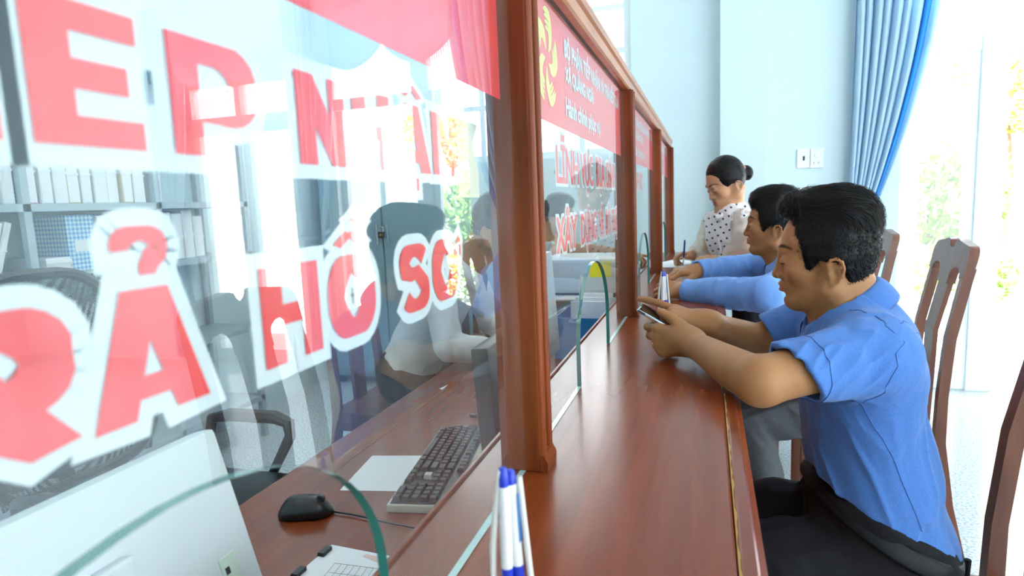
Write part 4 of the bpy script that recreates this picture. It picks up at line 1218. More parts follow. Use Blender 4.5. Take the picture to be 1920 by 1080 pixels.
        for ax in range(3):
            o1, o2 = [(1, 2), (2, 0), (0, 1)][ax]
            a = ins; sl0 = [slice(None)] * 3; sl1 = [slice(None)] * 3; sl0[ax] = slice(0, -1); sl1[ax] = slice(1, None)
            e0 = a[tuple(sl0)]; e1 = a[tuple(sl1)]
            pos = np.argwhere(e0 != e1)
            ok = (pos[:, o1] > 0) & (pos[:, o2] > 0) & (pos[:, o1] < m[o1]) & (pos[:, o2] < m[o2]); pos = pos[ok]
            s0 = e0[pos[:, 0], pos[:, 1], pos[:, 2]]
            q = []
            for d1, d2 in ((0, 0), (1, 0), (1, 1), (0, 1)):
                c = pos.copy(); c[:, o1] -= d1; c[:, o2] -= d2
                q.append(np.searchsorted(flat, (c[:, 0] * m[1] + c[:, 1]) * m[2] + c[:, 2]))
            q = np.stack(q, 1); q = np.where(s0[:, None], q, q[:, ::-1]); faces.append(q)
        return verts.astype(F4), np.concatenate(faces)
def np_mesh(name, verts, faces, mat, parent=None, color=None, smooth=True):
    me = bpy.data.meshes.new(name)
    org = np.array(_ORG[parent.name], dtype=F4) if parent else np.zeros(3, F4)
    nv, nf = len(verts), len(faces); w = faces.shape[1]
    me.vertices.add(nv); me.vertices.foreach_set('co', (verts - org).astype(F4).ravel())
    me.loops.add(nf * w); me.loops.foreach_set('vertex_index', faces.astype(np.int32).ravel())
    me.polygons.add(nf); me.polygons.foreach_set('loop_start', np.arange(0, nf * w, w, dtype=np.int32))
    if smooth: me.polygons.foreach_set('use_smooth', np.ones(nf, bool))
    me.update(calc_edges=True)
    if color is not None:
        ca = me.color_attributes.new('Col', 'FLOAT_COLOR', 'POINT')
        ca.data.foreach_set('color', np.concatenate([color, np.ones((nv, 1))], 1).astype(F4).ravel())
    me.materials.append(mat)
    o = bpy.data.objects.new(name, me); COL.objects.link(o)
    if parent: o.parent = parent; _ORG[o.name] = _ORG[parent.name]
    return o
def mold(sol, lo, hi, h, name, mat, parent, color=None, relax=1):
    v, f = sol.surface(lo, hi, h)
    for _ in range(relax):           # one umbrella step along the quads removes grid stepping
        acc = np.zeros_like(v); n = np.zeros(len(v), F4)
        for a in range(4):
            b = (a + 1) % 4
            np.add.at(acc, f[:, a], v[f[:, b]]); np.add.at(acc, f[:, b], v[f[:, a]])
            np.add.at(n, f[:, a], 1); np.add.at(n, f[:, b], 1)
        v = v * .5 + .5 * acc / n[:, None]
    return np_mesh(name, v, f, mat, parent, color(v) if color else None)
def poly_sd(poly):
    """signed distance to a 2-D outline"""
    A = np.array(poly, dtype=F4); Bv = np.roll(A, -1, 0)
    def f(U):
        d = np.full(len(U), 1e9, F4); ins = np.zeros(len(U), bool)
        for a, b in zip(A, Bv):
            e = b - a; w = U - a; t = np.clip((w @ e) / (e @ e), 0, 1)
            d = np.minimum(d, ((w - t[:, None] * e) ** 2).sum(1))
            c = (a[1] <= U[:, 1]) != (b[1] <= U[:, 1])
            xx = a[0] + (U[:, 1] - a[1]) / (b[1] - a[1] + 1e-12) * (b[0] - a[0])
            ins ^= c & (U[:, 0] < xx)
        d = np.sqrt(d); return np.where(ins, -d, d)
    return f

# ------------------------------------------------------------------ head, hand
def add_head(s, F, wide=1.0, smile=0.0, brow=1.0, soft=0.0):
    q = F.s
    def el(c, r, k=.01, op=0, tilt=None):
        R = F.R
        if tilt is not None:
            ax, an = tilt; R = (F.R @ np.array(Matrix.Rotation(an, 3, ax), dtype=F4)).astype(F4)
        s.el(F.p(*c), np.array(r) * q, k * q, op, R)
    def rc(a, b, ra, rb, k=.01, op=0): s.rc(F.p(*a), F.p(*b), ra * q, rb * q, k * q, op)
    el((-.006, 0, .062), (.079, .073 * wide, .083))
    el((.028, 0, .052), (.057, .061 * wide, .056), .02)
    el((.034, 0, .002), (.048, .056 * wide, .060), .02)
    for y in (-1, 1):
        rc((-.004, y * .054 * wide, -.036), (.056, y * .020, -.068), .017, .014, .025)
        rc((-.006, y * .054 * wide, -.036), (-.008, y * .060, .01), .017, .014, .025)
        el((.055, y * .040 * wide, .000 + .003 * smile), (.020 + .003 * smile, .018, .018), .02)
    el((.064, 0, -.066), (.016, .023, .0155), .018)
    el((.063, 0, -.034), (.0225, .031, .021), .016)
    rc((.0815, -.028, .041), (.0815, .028, .041), .0085 * brow, .0085 * brow, .014)
    for y in (-1, 1):
        el((.0935, y * .031, .0215), (.0110, .0160, .0095), .012, 1)
        el((.0745, y * .031, .0175), (.0125, .0155, .0105), .005)
        rc((.0835, y * .020, .0135), (.0785, y * .043, .0135), .0012, .0012, .002, 1)       # lash line
    rc((.0830, 0, .030), (.0935, 0, -.008), .0066, .0086, .009)
    el((.0935, 0, -.0125), (.0098, .0095, .0082), .006)
    for y in (-1, 1):
        el((.0830, y * .0135, -.0140), (.0105, .0062, .0072), .005)
        el((.0885, y * .0075, -.0202), (.0048, .0034, .0026), .002, 1)
    el((.0850, 0, -.0305), (.0072, .0215 + .004 * smile, .0052), .004)
    el((.0835, 0, -.0425), (.0074, .0185 + .003 * smile, .0056), .004)
    for y in (-1, 1): rc((.0925, 0, -.0362 - .0012 * smile), (.0775, y * (.024 + .004 * smile), -.0372 + .005 * smile), .0011, .0010, .002, 1)
    el((.082, 0, -.0525), (.010, .016, .0045), .006, 1)
    if smile:
        for y in (-1, 1): rc((.0855, y * .019, -.010), (.0735, y * .033, -.036), .0015, .0018, .006, 1)
    # ears
    for y in (-1, 1):
        Y = y * .0715 * wide
        def E_(x, z): return (-.0085 + x * .86, z * .88)
        x0, z0 = E_(-.006, -.001)
        el((x0, Y + y * .002, z0), (.0142, .0060, .0222), .005, 0, ('Y', -.18))
        hel = [(.007, .004), (.010, .014), (.004, .0255), (-.008, .0285), (-.019, .0205), (-.0225, .006), (-.019, -.009), (-.010, -.0215), (-.001, -.0265)]
        out = [.003, .005, .008, .010, .012, .012, .010, .007, .004]
        for i in range(len(hel) - 1):
            p0 = E_(*hel[i]); p1 = E_(*hel[i + 1])
            rc((p0[0], Y + y * out[i], p0[1]), (p1[0], Y + y * out[i + 1], p1[1]), .0033, .0033, .0025)
        x0, z0 = E_(.001, -.0265); el((x0, Y + y * .004, z0), (.0055, .0042, .0066), .004)
        x0, z0 = E_(-.0035, -.002); el((x0, Y + y * .0105, z0), (.0073, .0070, .0108), .003, 1)
        x0, z0 = E_(.0065, -.007); rc((x0, Y + y * .005, z0 + .003), (x0, Y + y * .005, z0 - .003), .0029, .0029, .003)
        x0, z0 = E_(-.013, .005); rc((x0, Y + y * .0075, z0 + .009), (x0, Y + y * .007, z0 - .009), .0024, .0024, .003)
def face_color(F, base, lips, lipw=1.0, stubble=None, brow=(.02, .012, .008)):
    base = np.array(base, dtype=F4); lips = np.array(lips, dtype=F4)
    def c(P):
        L = F.loc(P); col = np.repeat(base[None], len(P), 0)
        n = vnoise(P * 90)[:, None] * .5 + vnoise(P * 320)[:, None] * .5
        col = col * (.93 + .14 * n)
        red = np.exp(-(((L[:, 0] - .07) / .03) ** 2 + ((np.abs(L[:, 1]) - .038) / .02) ** 2 + ((L[:, 2] + .008) / .02) ** 2))[:, None]
        col = col * (1 + red * np.array([[.08, -.06, -.08]], dtype=F4))
        if stubble is not None:
            m = np.clip(1 - np.abs(L[:, 2] + .022) / .009, 0, 1) * (L[:, 0] > .07) * (np.abs(L[:, 1]) < .026)
            m = np.maximum(m, np.clip(1 - np.abs(L[:, 2] + .070) / .014, 0, 1) * (L[:, 0] > .045) * .7)
            col = col * (1 - m[:, None]) + m[:, None] * np.array(stubble, dtype=F4)[None]
        e = ((np.abs(L[:, 1]) / (.0225 * lipw)) ** 2 + ((L[:, 2] + .0365) / .0095) ** 2)
        m = (np.clip((1.0 - e) * 3, 0, 1) * (L[:, 0] > .0755))[:, None]
        col = col * (1 - m) + m * lips[None]
        # eyebrows and lash line are hair-coloured skin
        by = np.abs(L[:, 1]); bz = .0425 + .006 * np.clip((by - .012) / .02, 0, 1) - .006 * np.clip((by - .036) / .014, 0, 1)
        m = (np.clip(1.25 - np.abs(L[:, 2] - bz) / (.0046 - .0022 * np.clip((by - .03) / .02, 0, 1)), 0, 1) * (by > .010) * (by < .051) * (L[:, 0] > .045))[:, None]
        col = col * (1 - m) + m * np.array(brow, dtype=F4)[None]
        m = (np.clip(1.4 - np.abs(L[:, 2] - .0132) / .0016, 0, 1) * (by > .018) * (by < .046) * (L[:, 0] > .066))[:, None]
        col = col * (1 - m) + m * np.array((.015, .01, .008), dtype=F4)[None]
        return col
    return c
def add_hand(s, wrist, d, n, thumb_side, curls, thumb=None, spread=.06, sc=1.0, rw=.026):
    """five-fingered hand: d points along the palm, n out of the back of the hand, thumb_side +-1 along n x d"""
    d = _n(d); n = _n(np.array(n, dtype=F4) - d * float(np.array(n, dtype=F4) @ d)); t = np.cross(n, d) * thumb_side
    w = np.array(wrist, dtype=F4)
    P = lambda a, b, c: w + (d * a + t * b + n * c) * sc
    for b0, b1, r in ((.016, .030, .0115), (.006, .010, .0125), (-.006, -.010, .0120), (-.015, -.029, .0110)):
        s.rc(P(.004, b0, 0), P(.082 - abs(b1) * .25, b1, .001), .0135 * sc, r * sc, .014)
    s.rc(P(-.012, 0, 0), P(.014, 0, 0), rw * .92, .0225 * sc, .025)
    info = []
    spec = [(.031, .084, (.043, .026, .022), .0088), (.0105, .088, (.047, .030, .023), .0091), (-.0105, .084, (.043, .028, .022), .0086), (-.030, .076, (.034, .021, .019), .0076)]
    for i, (b, a, ls, r) in enumerate(spec):
        p = P(a - .006, b, .001); ang = 0.0; side = spread * (1.2, .35, -.4, -1.2)[i]
        dd = _n(d + t * side); pts = [P(a - .022, b * .95, 0), p]; rr = [r * 1.08 * sc, r * 1.12 * sc]
        for j in range(3):
            ang += math.radians(curls[i][j]); v = dd * math.cos(ang) - n * math.sin(ang)
            p = p + v * ls[j] * sc; pts.append(p); rr.append(r * sc * (.98, .93, .80)[j])
        s.chain(pts, rr, .006); info.append(pts)
    if thumb is None: thumb = (P(.012, .024, -.006), P(.040, .047, -.018), P(.068, .056, -.026), P(.092, .056, -.032))
    s.chain([np.array(x, dtype=F4) for x in thumb], [.0155 * sc, .0125 * sc, .0108 * sc, .0085 * sc], .014)
    return info
def tube_on(sol, pix_pts, r, name, mat, parent, off=.0):
    P = sol.snap(spline(np.array([list(p) for p in pix_pts], dtype=F4), 7), off)
    return MB().tube([tuple(float(x) for x in p) for p in P], r, 5).build(name, mat, parent, smooth='all')
def wrinkles(amp, scale, along, stretch=4.0, region=None):
    a = _n(along); e1 = _n(np.cross(a, V(.3, .9, .2))); e2 = np.cross(a, e1)
    M_ = np.stack([a / stretch, e1, e2], 1) / scale
    def f(P):
        Q = P @ M_
        Q = Q + (.35 * np.stack([vnoise(Q * .7 + 9), vnoise(Q * .7 + 31), vnoise(Q * .7 + 57)], 1))
        w = 1 - np.abs(2 * vnoise(Q) - 1); w = w * w
        w2 = vnoise(Q * 2.3 + 5)
        v = -amp * (w - .35) - amp * .3 * (w2 - .5)
        return v if region is None else v * region(P)
    return f
def strands(name, parent, mat, sol, lo, hi, n, flow, length, width, seed=1, lift=.25, hgrid=.006):
    """tapered locks rooted on a hair cap, laid along a flow field"""
    rs = np.random.RandomState(seed)
    v, f = sol.surface(lo, hi, hgrid)
    pick = v[rs.randint(0, len(v), n)] + rs.normal(0, .002, (n, 3)).astype(F4)
    N_ = sol.grad(pick); D = flow(pick) + rs.normal(0, .16, (n, 3)).astype(F4)
    D = D - N_ * (D * N_).sum(1, keepdims=True); D /= np.linalg.norm(D, axis=1, keepdims=True) + 1e-9
    Ln = length(pick) * rs.uniform(.6, 1.25, n).astype(F4)
    SEG = 4; pts = [pick - N_ * .002]
    p = pick.copy(); dcur = D.copy()
    for k in range(SEG):
        up = lift * (1 - k / SEG) - .12 * (k / SEG)
        p = p + (dcur + N_ * up) * (Ln / SEG)[:, None]
        d_ = sol.ev(p); g = sol.grad(p); p = p - g * np.minimum(d_ - .0008, 0)[:, None]
        N_ = g; fl = flow(p) * .35 + dcur; fl = fl - g * (fl * g).sum(1, keepdims=True); dcur = fl / (np.linalg.norm(fl, axis=1, keepdims=True) + 1e-9)
        pts.append(p.copy())
    side = np.cross(D, sol.grad(pick)); side /= np.linalg.norm(side, axis=1, keepdims=True) + 1e-9
    W = (width * rs.uniform(.6, 1.3, n)).astype(F4)[:, None]
    prof = [1, 1, .85, .55, .05]; ring = []
    for k, q in enumerate(pts):
        up = sol.grad(q)
        ring += [q + side * W * prof[k], q + up * W * prof[k] * .8, q - side * W * prof[k]]
    A = np.stack(ring, 1); nv = A.shape[1]
    verts = A.reshape(-1, 3); base = (np.arange(n) * nv)[:, None]
    fc = []
    for k in range(SEG):
        for a, b in ((0, 1), (1, 2)):
            fc.append(np.concatenate([base + 3 * k + a, base + 3 * k + b, base + 3 * k + 3 + b, base + 3 * k + 3 + a], 1))
    o = np_mesh(name, verts, np.concatenate(fc), mat, parent)
    o['kind'] = 'stuff'
    return o
SKIN = plain('skin', (.4, .2, .1), .48, spec=.35, sss=.12, vcol='Col', bump=.05, bscale=500)
def hairmat(name, c=(.0035, .003, .0035)):
    m = plain(name, c, .45, spec=.22); return m
HAIR = hairmat('black_hair')
def fabric(name, c, fine=900.0, rough=.8, mix=.35):
    """woven cloth: two-tone threads plus fine relief"""
    m, N, L, b = _new(name)
    tc = N.new('ShaderNodeTexCoord')
    n = N.new('ShaderNodeTexNoise'); n.inputs['Scale'].default_value = fine; n.inputs['Detail'].default_value = 2
    mp = N.new('ShaderNodeMapping'); mp.inputs['Scale'].default_value = (1, 1, .25); L.new(tc.outputs['Object'], mp.inputs['Vector'])
    L.new(mp.outputs[0], n.inputs['Vector'])
    mx = N.new('ShaderNodeMix'); mx.data_type = 'RGBA'
    mx.inputs[6].default_value = (*[v * (1 - mix) for v in c], 1); mx.inputs[7].default_value = (*[min(1, v * (1 + mix) + .02 * mix) for v in c], 1)
    L.new(n.outputs[0], mx.inputs[0]); L.new(mx.outputs[2], b.inputs['Base Color'])
    b.inputs['Roughness'].default_value = rough; b.inputs['Specular IOR Level'].default_value = .2
    b.inputs['Sheen Weight'].default_value = .15 if max(c) > .12 else .0
    bp = N.new('ShaderNodeBump'); bp.inputs['Strength'].default_value = .12; bp.inputs['Distance'].default_value = .001
    L.new(n.outputs[0], bp.inputs['Height']); L.new(bp.outputs[0], b.inputs['Normal'])
    return m
# ------------------------------------------------------------------ the man in the short sleeved blue shirt
SHIRT1 = fabric('blue_oxford_cloth', (.075, .205, .56))
SEAM1 = plain('blue_seam', (.060, .17, .48), .8)
TROU1 = fabric('black_trouser_cloth', (.010, .010, .013), 500, .85)
man = thing('person', 'person in a short sleeved blue shirt seated nearest, holding a phone', 'person', (.58, 1.39, 0))
HF = Frame(onY(1552, 502, 1.39), (-.985, .165, -.02))
S_n, E_n, W_n = V(.505, 1.222, 1.012), V(.314, 1.105, .990), V(.190, 1.355, 1.000)
S_f, E_f, W_f = V(.512, 1.575, 1.026), V(.348, 1.565, .958), V(.226, 1.445, 1.024)
def torso1(s, g=0.0):
    s.el((.572, 1.395, .575), (.118 + g, .172 + g, .115 + g), .03)
    s.el((.548, 1.395, .715), (.108 + g, .156 + g, .150 + g), .05)
    s.el((.522, 1.398, .880), (.096 + g, .168 + g, .150 + g), .05)
    s.rc((.516, 1.290, .970), (.516, 1.505, .970), .078 + g, .078 + g, .05)
    s.rc(S_n, S_f, .047 + g, .047 + g, .05)
    s.rc((.522, 1.398, 1.00), (.492, 1.394, 1.072), .080 + g, .058 + g, .05)
body = Solid(); add_head(body, HF)
torso1(body)
nb = HF.p(-.028, 0, -.02)
body.rc(nb, (.512, 1.396, 1.045), .052, .060, .02)
body.rc(HF.p(.006, 0, -.050), (.482, 1.394, 1.045), .030, .044, .022)
body.limb([S_n, (S_n + E_n) / 2 + V(0, 0, .004), E_n], [.052, .0445, .0405], .02)
body.limb([E_n, E_n * .68 + W_n * .32 + V(-.004, -.004, 0), E_n * .3 + W_n * .7, W_n], [.0405, .0375, .0300, .0262], .014)
body.limb([S_f, (S_f + E_f) / 2, E_f], [.056, .046, .040], .02)
body.limb([E_f, E_f * .68 + W_f * .32, E_f * .3 + W_f * .7, W_f], [.0385, .0350, .0285, .0252], .014)
th = [onY(1294, 630, 1.36), onY(1277, 610, 1.372), onY(1257, 595, 1.384), onY(1238, 584, 1.392)]
near_f = add_hand(body, W_n, onY(1246, 640, 1.385) - Vector(W_n.tolist()), (0.10, -1, .12), -1, [(22, 62, 35), (34, 66, 40), (42, 66, 40), (48, 62, 40)], th, .03, .94, .0275)
far_t = [W_f + V(-.02, -.012, -.006), onY(1268, 606, 1.425), onY(1248, 612, 1.43), onY(1232, 612, 1.44)]
far_f = add_hand(body, W_f, Vector((-.94, .04, .22)), (.22, -.25, .95), -1, [(-6, 6, 6), (38, 55, 35), (52, 60, 40), (58, 60, 40)], far_t, .05, .92, .0265)
body.cut((.451, 1.39, .772), V(-.50, 0, -.866), .01)
skin1 = face_color(HF, (.40, .185, .072), (.36, .12, .075), stubble=(.29, .14, .062))
mold(body, (.02, 1.02, .44), (.74, 1.70, 1.34), .0028, 'body', SKIN, man, skin1)
# ring on the near hand
rp = near_f[2]; a_, b_ = rp[1], rp[2]; ax = _n(b_ - a_); cc = a_ + (b_ - a_) * .55
e1 = _n(np.cross(ax, V(0, 0, 1))); e2 = np.cross(ax, e1)
MB().tube([tuple(cc + (e1 * math.cos(t) + e2 * math.sin(t)) * .0094) for t in [2 * math.pi * k / 20 for k in range(20)]], .0016, 6, closed=True).build('ring', GOLD, man, smooth='all')
# hair: cropped sides, fuller top brushed forward and back
hp = poly_sd([(.092, .100), (.078, .109), (.062, .104), (.055, .088), (.058, .070), (.047, .036), (.043, -.002), (.033, -.006), (.024, .010), (.012, .022), (-.028, .012), (-.035, -.020), (-.046, -.042), (-.12, -.052), (-.3, 0), (-.3, .4), (.3, .4), (.3, .10)])
hair = Solid()
def hel(c, r, k=.02): hair.el(HF.p(*c), r, k, 0, HF.R)
hel((-.006, 0, .066), (.0860, .0790, .086)); hel((-.010, 0, .022), (.074, .0765, .078)); hel((.004, 0, .118), (.074, .064, .040)); hel((.046, 0, .122), (.036, .052, .026)); hel((-.034, 0, .100), (.052, .062, .052))
hair.fn(lambda P: hp(HF.loc(P)[:, [0, 2]]), .006, 2)
hair.disp = wrinkles(.0022, .010, HF.R @ V(-1, .2, .1), 8)
hlo, hhi = HF.o - .17, HF.o + .19
hr = mold(hair, hlo, hhi, .0027, 'hair', HAIR, man)
def flow1(P):
    L = HF.loc(P); top = np.clip((L[:, 2] - .09) / .04, 0, 1)[:, None]
    f = top * np.array([[-1, .25, .15]]) + (1 - top) * np.array([[-.45, 0, -.9]])
    fr = (np.clip((L[:, 0] - .03) / .03, 0, 1) * top[:, 0])[:, None]
    f = f * (1 - fr) + fr * np.array([[.55, .35, .35]])
    return (f @ HF.R.T).astype(F4)
def len1(P):
    L = HF.loc(P); return (.007 + .034 * np.clip((L[:, 2] - .075) / .045, 0, 1)).astype(F4)
strands('hair_strands', hr, HAIR, hair, hlo, hhi, 9000, flow1, len1, .0008, 4, .08)
# shirt
shirt = Solid(); torso1(shirt, .012)
Sl_n = S_n + (E_n - S_n) * .70; ud = _n(E_n - S_n); Sl_f = S_f + (E_f - S_f) * .86; uf = _n(E_f - S_f)
shirt.chain([S_n + V(.01, .02, 0), S_n * .5 + Sl_n * .5, S_n + (E_n - S_n) * .95], [.064, .0585, .0555], .035)
shirt.chain([S_f + V(.01, -.02, 0), S_f * .5 + Sl_f * .5, S_f + (E_f - S_f) * 1.15], [.064, .060, .058], .035)
shirt.fn(lambda P: np.where(np.sqrt(((P - E_n) ** 2).sum(1)) < .17, (P - Sl_n) @ _n(ud + V(0, 0, -.50)), -1), .004, 2)
shirt.fn(lambda P: np.where(np.sqrt(((P - E_f) ** 2).sum(1)) < .13, (P - Sl_f) @ _n(uf + V(0, 0, -.1)), -1), .004, 2)
shirt.rc(S_n + (E_n - S_n) * .52, E_n, .0475, .0485, .004, 1)
shirt.rc(S_f + (E_f - S_f) * .62, E_f * 1.3 - S_f * .3, .047, .049, .004, 1)
shirt.cut((.451, 1.39, .737), V(-.50, 0, -.866), .006)
shirt.rc((.494, 1.395, 1.052), (.450, 1.392, 1.135), .066, .082, .008, 1)          # neck opening
shirt.el((.436, 1.393, 1.055), (.045, .028, .045), .008, 1)
w1 = wrinkles(.0062, .036, (.35, -.25, -.9), 5.5); w2 = wrinkles(.006, .024, (-.7, -.3, -.65), 6.0); w3 = wrinkles(.0010, .014, (.45, -.1, -.85), 7.0)
def disp1(P):
    arm = np.clip((1.30 - P[:, 1]) / .06, 0, 1) * np.clip((P[:, 2] - .90) / .06, 0, 1) * np.clip((.56 - P[:, 0]) / .05, 0, 1)
    low = np.clip((.95 - P[:, 2]) / .12, .25, 1)
    return w1(P) * (1 - arm) * low + w2(P) * arm + w3(P) * (1 - arm)
shirt.disp = disp1
sh1 = mold(shirt, (.33, 1.02, .53), (.76, 1.72, 1.19), .003, 'shirt', SHIRT1, man)
tube_on(shirt, [onY(px, py, Y) for px, py, Y in ((1596, 592, 1.30), (1630, 606, 1.24), (1660, 640, 1.20), (1668, 680, 1.17), (1658, 715, 1.17), (1632, 742, 1.19), (1600, 752, 1.2))], .0008, 'armhole_seam', SEAM1, sh1, .0006)
tube_on(shirt, [onY(px, py, Y) for px, py, Y in ((1612, 752, 1.2), (1640, 800, 1.22), (1680, 870, 1.23), (1712, 940, 1.23), (1735, 1000, 1.23))], .0008, 'side_seam', SEAM1, sh1, .0006)
tube_on(shirt, [onY(px, py, Y) for px, py, Y in ((1662, 628, 1.22), (1690, 630, 1.28), (1716, 628, 1.36))], .0008, 'yoke_seam', SEAM1, sh1, .0006)
tube_on(shirt, [tuple(Sl_n - ud * .022 + (np.cross(ud, V(0, 0, 1)) * math.cos(t) + V(0, 0, 1) * math.sin(t)) * .062) for t in [math.pi * (.1 + k * .2) for k in range(9)]], .0008, 'sleeve_hem_seam', SEAM1, sh1, .0006)
# collar: stand and fold-over leaf, open at the throat
cN, cD = V(.500, 1.395, 1.052), _n(V(-.42, 0, .90)); cf = _n(np.cross(V(0, 1, 0), cD)); cl = V(0, 1, 0)
if cf[0] > 0: cf = -cf
mb = MB(); rows = []; NA = 44
for i in range(NA + 1):
    a = math.radians(-158 + 316 * i / NA)             # 0 = nape
    ra = abs(a) / math.radians(158)
    dirv = -cf * math.cos(a) + cl * math.sin(a)
    pinch = 1 - .10 * ra
    st = .050 - .022 * ra ** 2; leaf = .046 + .026 * ra ** 3
    pr = [(.070 * pinch, .000), (.068 * pinch, st), (.074 * pinch, st + .006), (.086 * pinch + .004, st - .010), (.098 * pinch + .012 * ra, st - leaf)]
    rows.append([cN + dirv * r + cD * (h - .012 * ra) + cf * (.020 * ra ** 2) for r, h in pr])
vs = [tuple(p) for r in rows for p in r]
mb.add(vs, [(i * 5 + j, (i + 1) * 5 + j, (i + 1) * 5 + j + 1, i * 5 + j + 1) for i in range(NA) for j in range(4)])
o = mb.build('collar', SHIRT1, sh1, smooth='all')
md_ = o.modifiers.new('thickness', 'SOLIDIFY'); md_.thickness = .0022; md_ = o.modifiers.new('round', 'SUBSURF'); md_.levels = 1; md_.render_levels = 1
# trousers, belt, shoes
tr = Solid()
tr.el((.578, 1.395, .565), (.124, .178, .115), .03)
tr.el((.556, 1.395, .66), (.117, .163, .12), .04)
for y0, y1, yk in ((1.305, 1.285, 1.275), (1.485, 1.475, 1.465)):
    tr.chain([V(.575, y0, .555), V(.38, (y0 + y1) / 2, .565), V(.185, y1, .555)], [.097, .086, .066], .04)
    tr.chain([V(.185, y1, .55), V(.20, yk, .33), V(.225, yk, .10)], [.066, .062, .055], .02)
tr.el((.545, 1.395, .70), (.114, .164, .13), .04)
tr.cut((.451, 1.39, .748), V(.50, 0, .866), .004)
tr.cut((.2, 1.39, .075), V(0, 0, -1), .004)
tr.disp = wrinkles(.005, .04, (.8, .2, -.5), 3)
mold(tr, (.08, 1.14, .05), (.76, 1.64, .73), .005, 'trousers', TROU1, man)
BELT = plain('black_belt_leather', (.006, .007, .009), .5, spec=.25)
pts = []
for k in range(48):
    a = 2 * math.pi * k / 48; x = .569 + .136 * math.cos(a); pts.append((x, 1.395 + .1775 * math.sin(a), .714 - .578 * (x - .451)))
MB().tube(pts, .019, 8, closed=True, flat=(.22, 1)).build('belt', BELT, man, smooth='all')
bl = pts[46]; MB().tube([(pts[45][0] + .006, pts[45][1], pts[45][2] - .022), (pts[45][0] + .008, pts[45][1], pts[45][2] + .022)], .006, 6).build('belt_loop', TROU1, man)
SHOE = plain('black_shoe_leather', (.008, .008, .009), .3)
for y in (1.275, 1.465):
    s_ = Solid(); s_.rc((.235, y, .055), (.06, y, .038), .042, .036, .03); s_.rc((.23, y, .06), (.225, y, .11), .045, .048, .02); s_.cut((0, 0, .001), (0, 0, -1), .003)
    mold(s_, (-.02, y - .08, -.02), (.32, y + .08, .2), .005, 'shoe', SHOE, man)

# phone in the hands
ph = thing('smartphone', 'dark smartphone with a silver edge held in both hands', 'phone', tuple(onY(1230, 600, 1.42)))
P0 = onY(1196, 578, 1.395); P1 = onY(1262, 616, 1.395); u = (P1 - P0).normalized(); vv = Vector((0.05, 1, 0)).normalized(); nn = u.cross(vv).normalized()
if nn.z < 0: nn = -nn
TP = Matrix(((u.x, vv.x, nn.x, P0.x), (u.y, vv.y, nn.y, P0.y), (u.z, vv.z, nn.z, P0.z), (0, 0, 0, 1)))
MB().box(0, .142, 0, .070, -.0085, 0, bev=.0032, T=TP).build('case', CHROME, ph, smooth=True)
MB().box(.004, .138, .003, .067, -.0002, .0008, T=TP).build('screen', plain('phone_glass', (.008, .008, .010), .06, spec=.6), ph)
MB().box(.002, .020, -.0008, .0002, -.0065, -.0025, T=TP).build('edge_button', DARKG, ph)
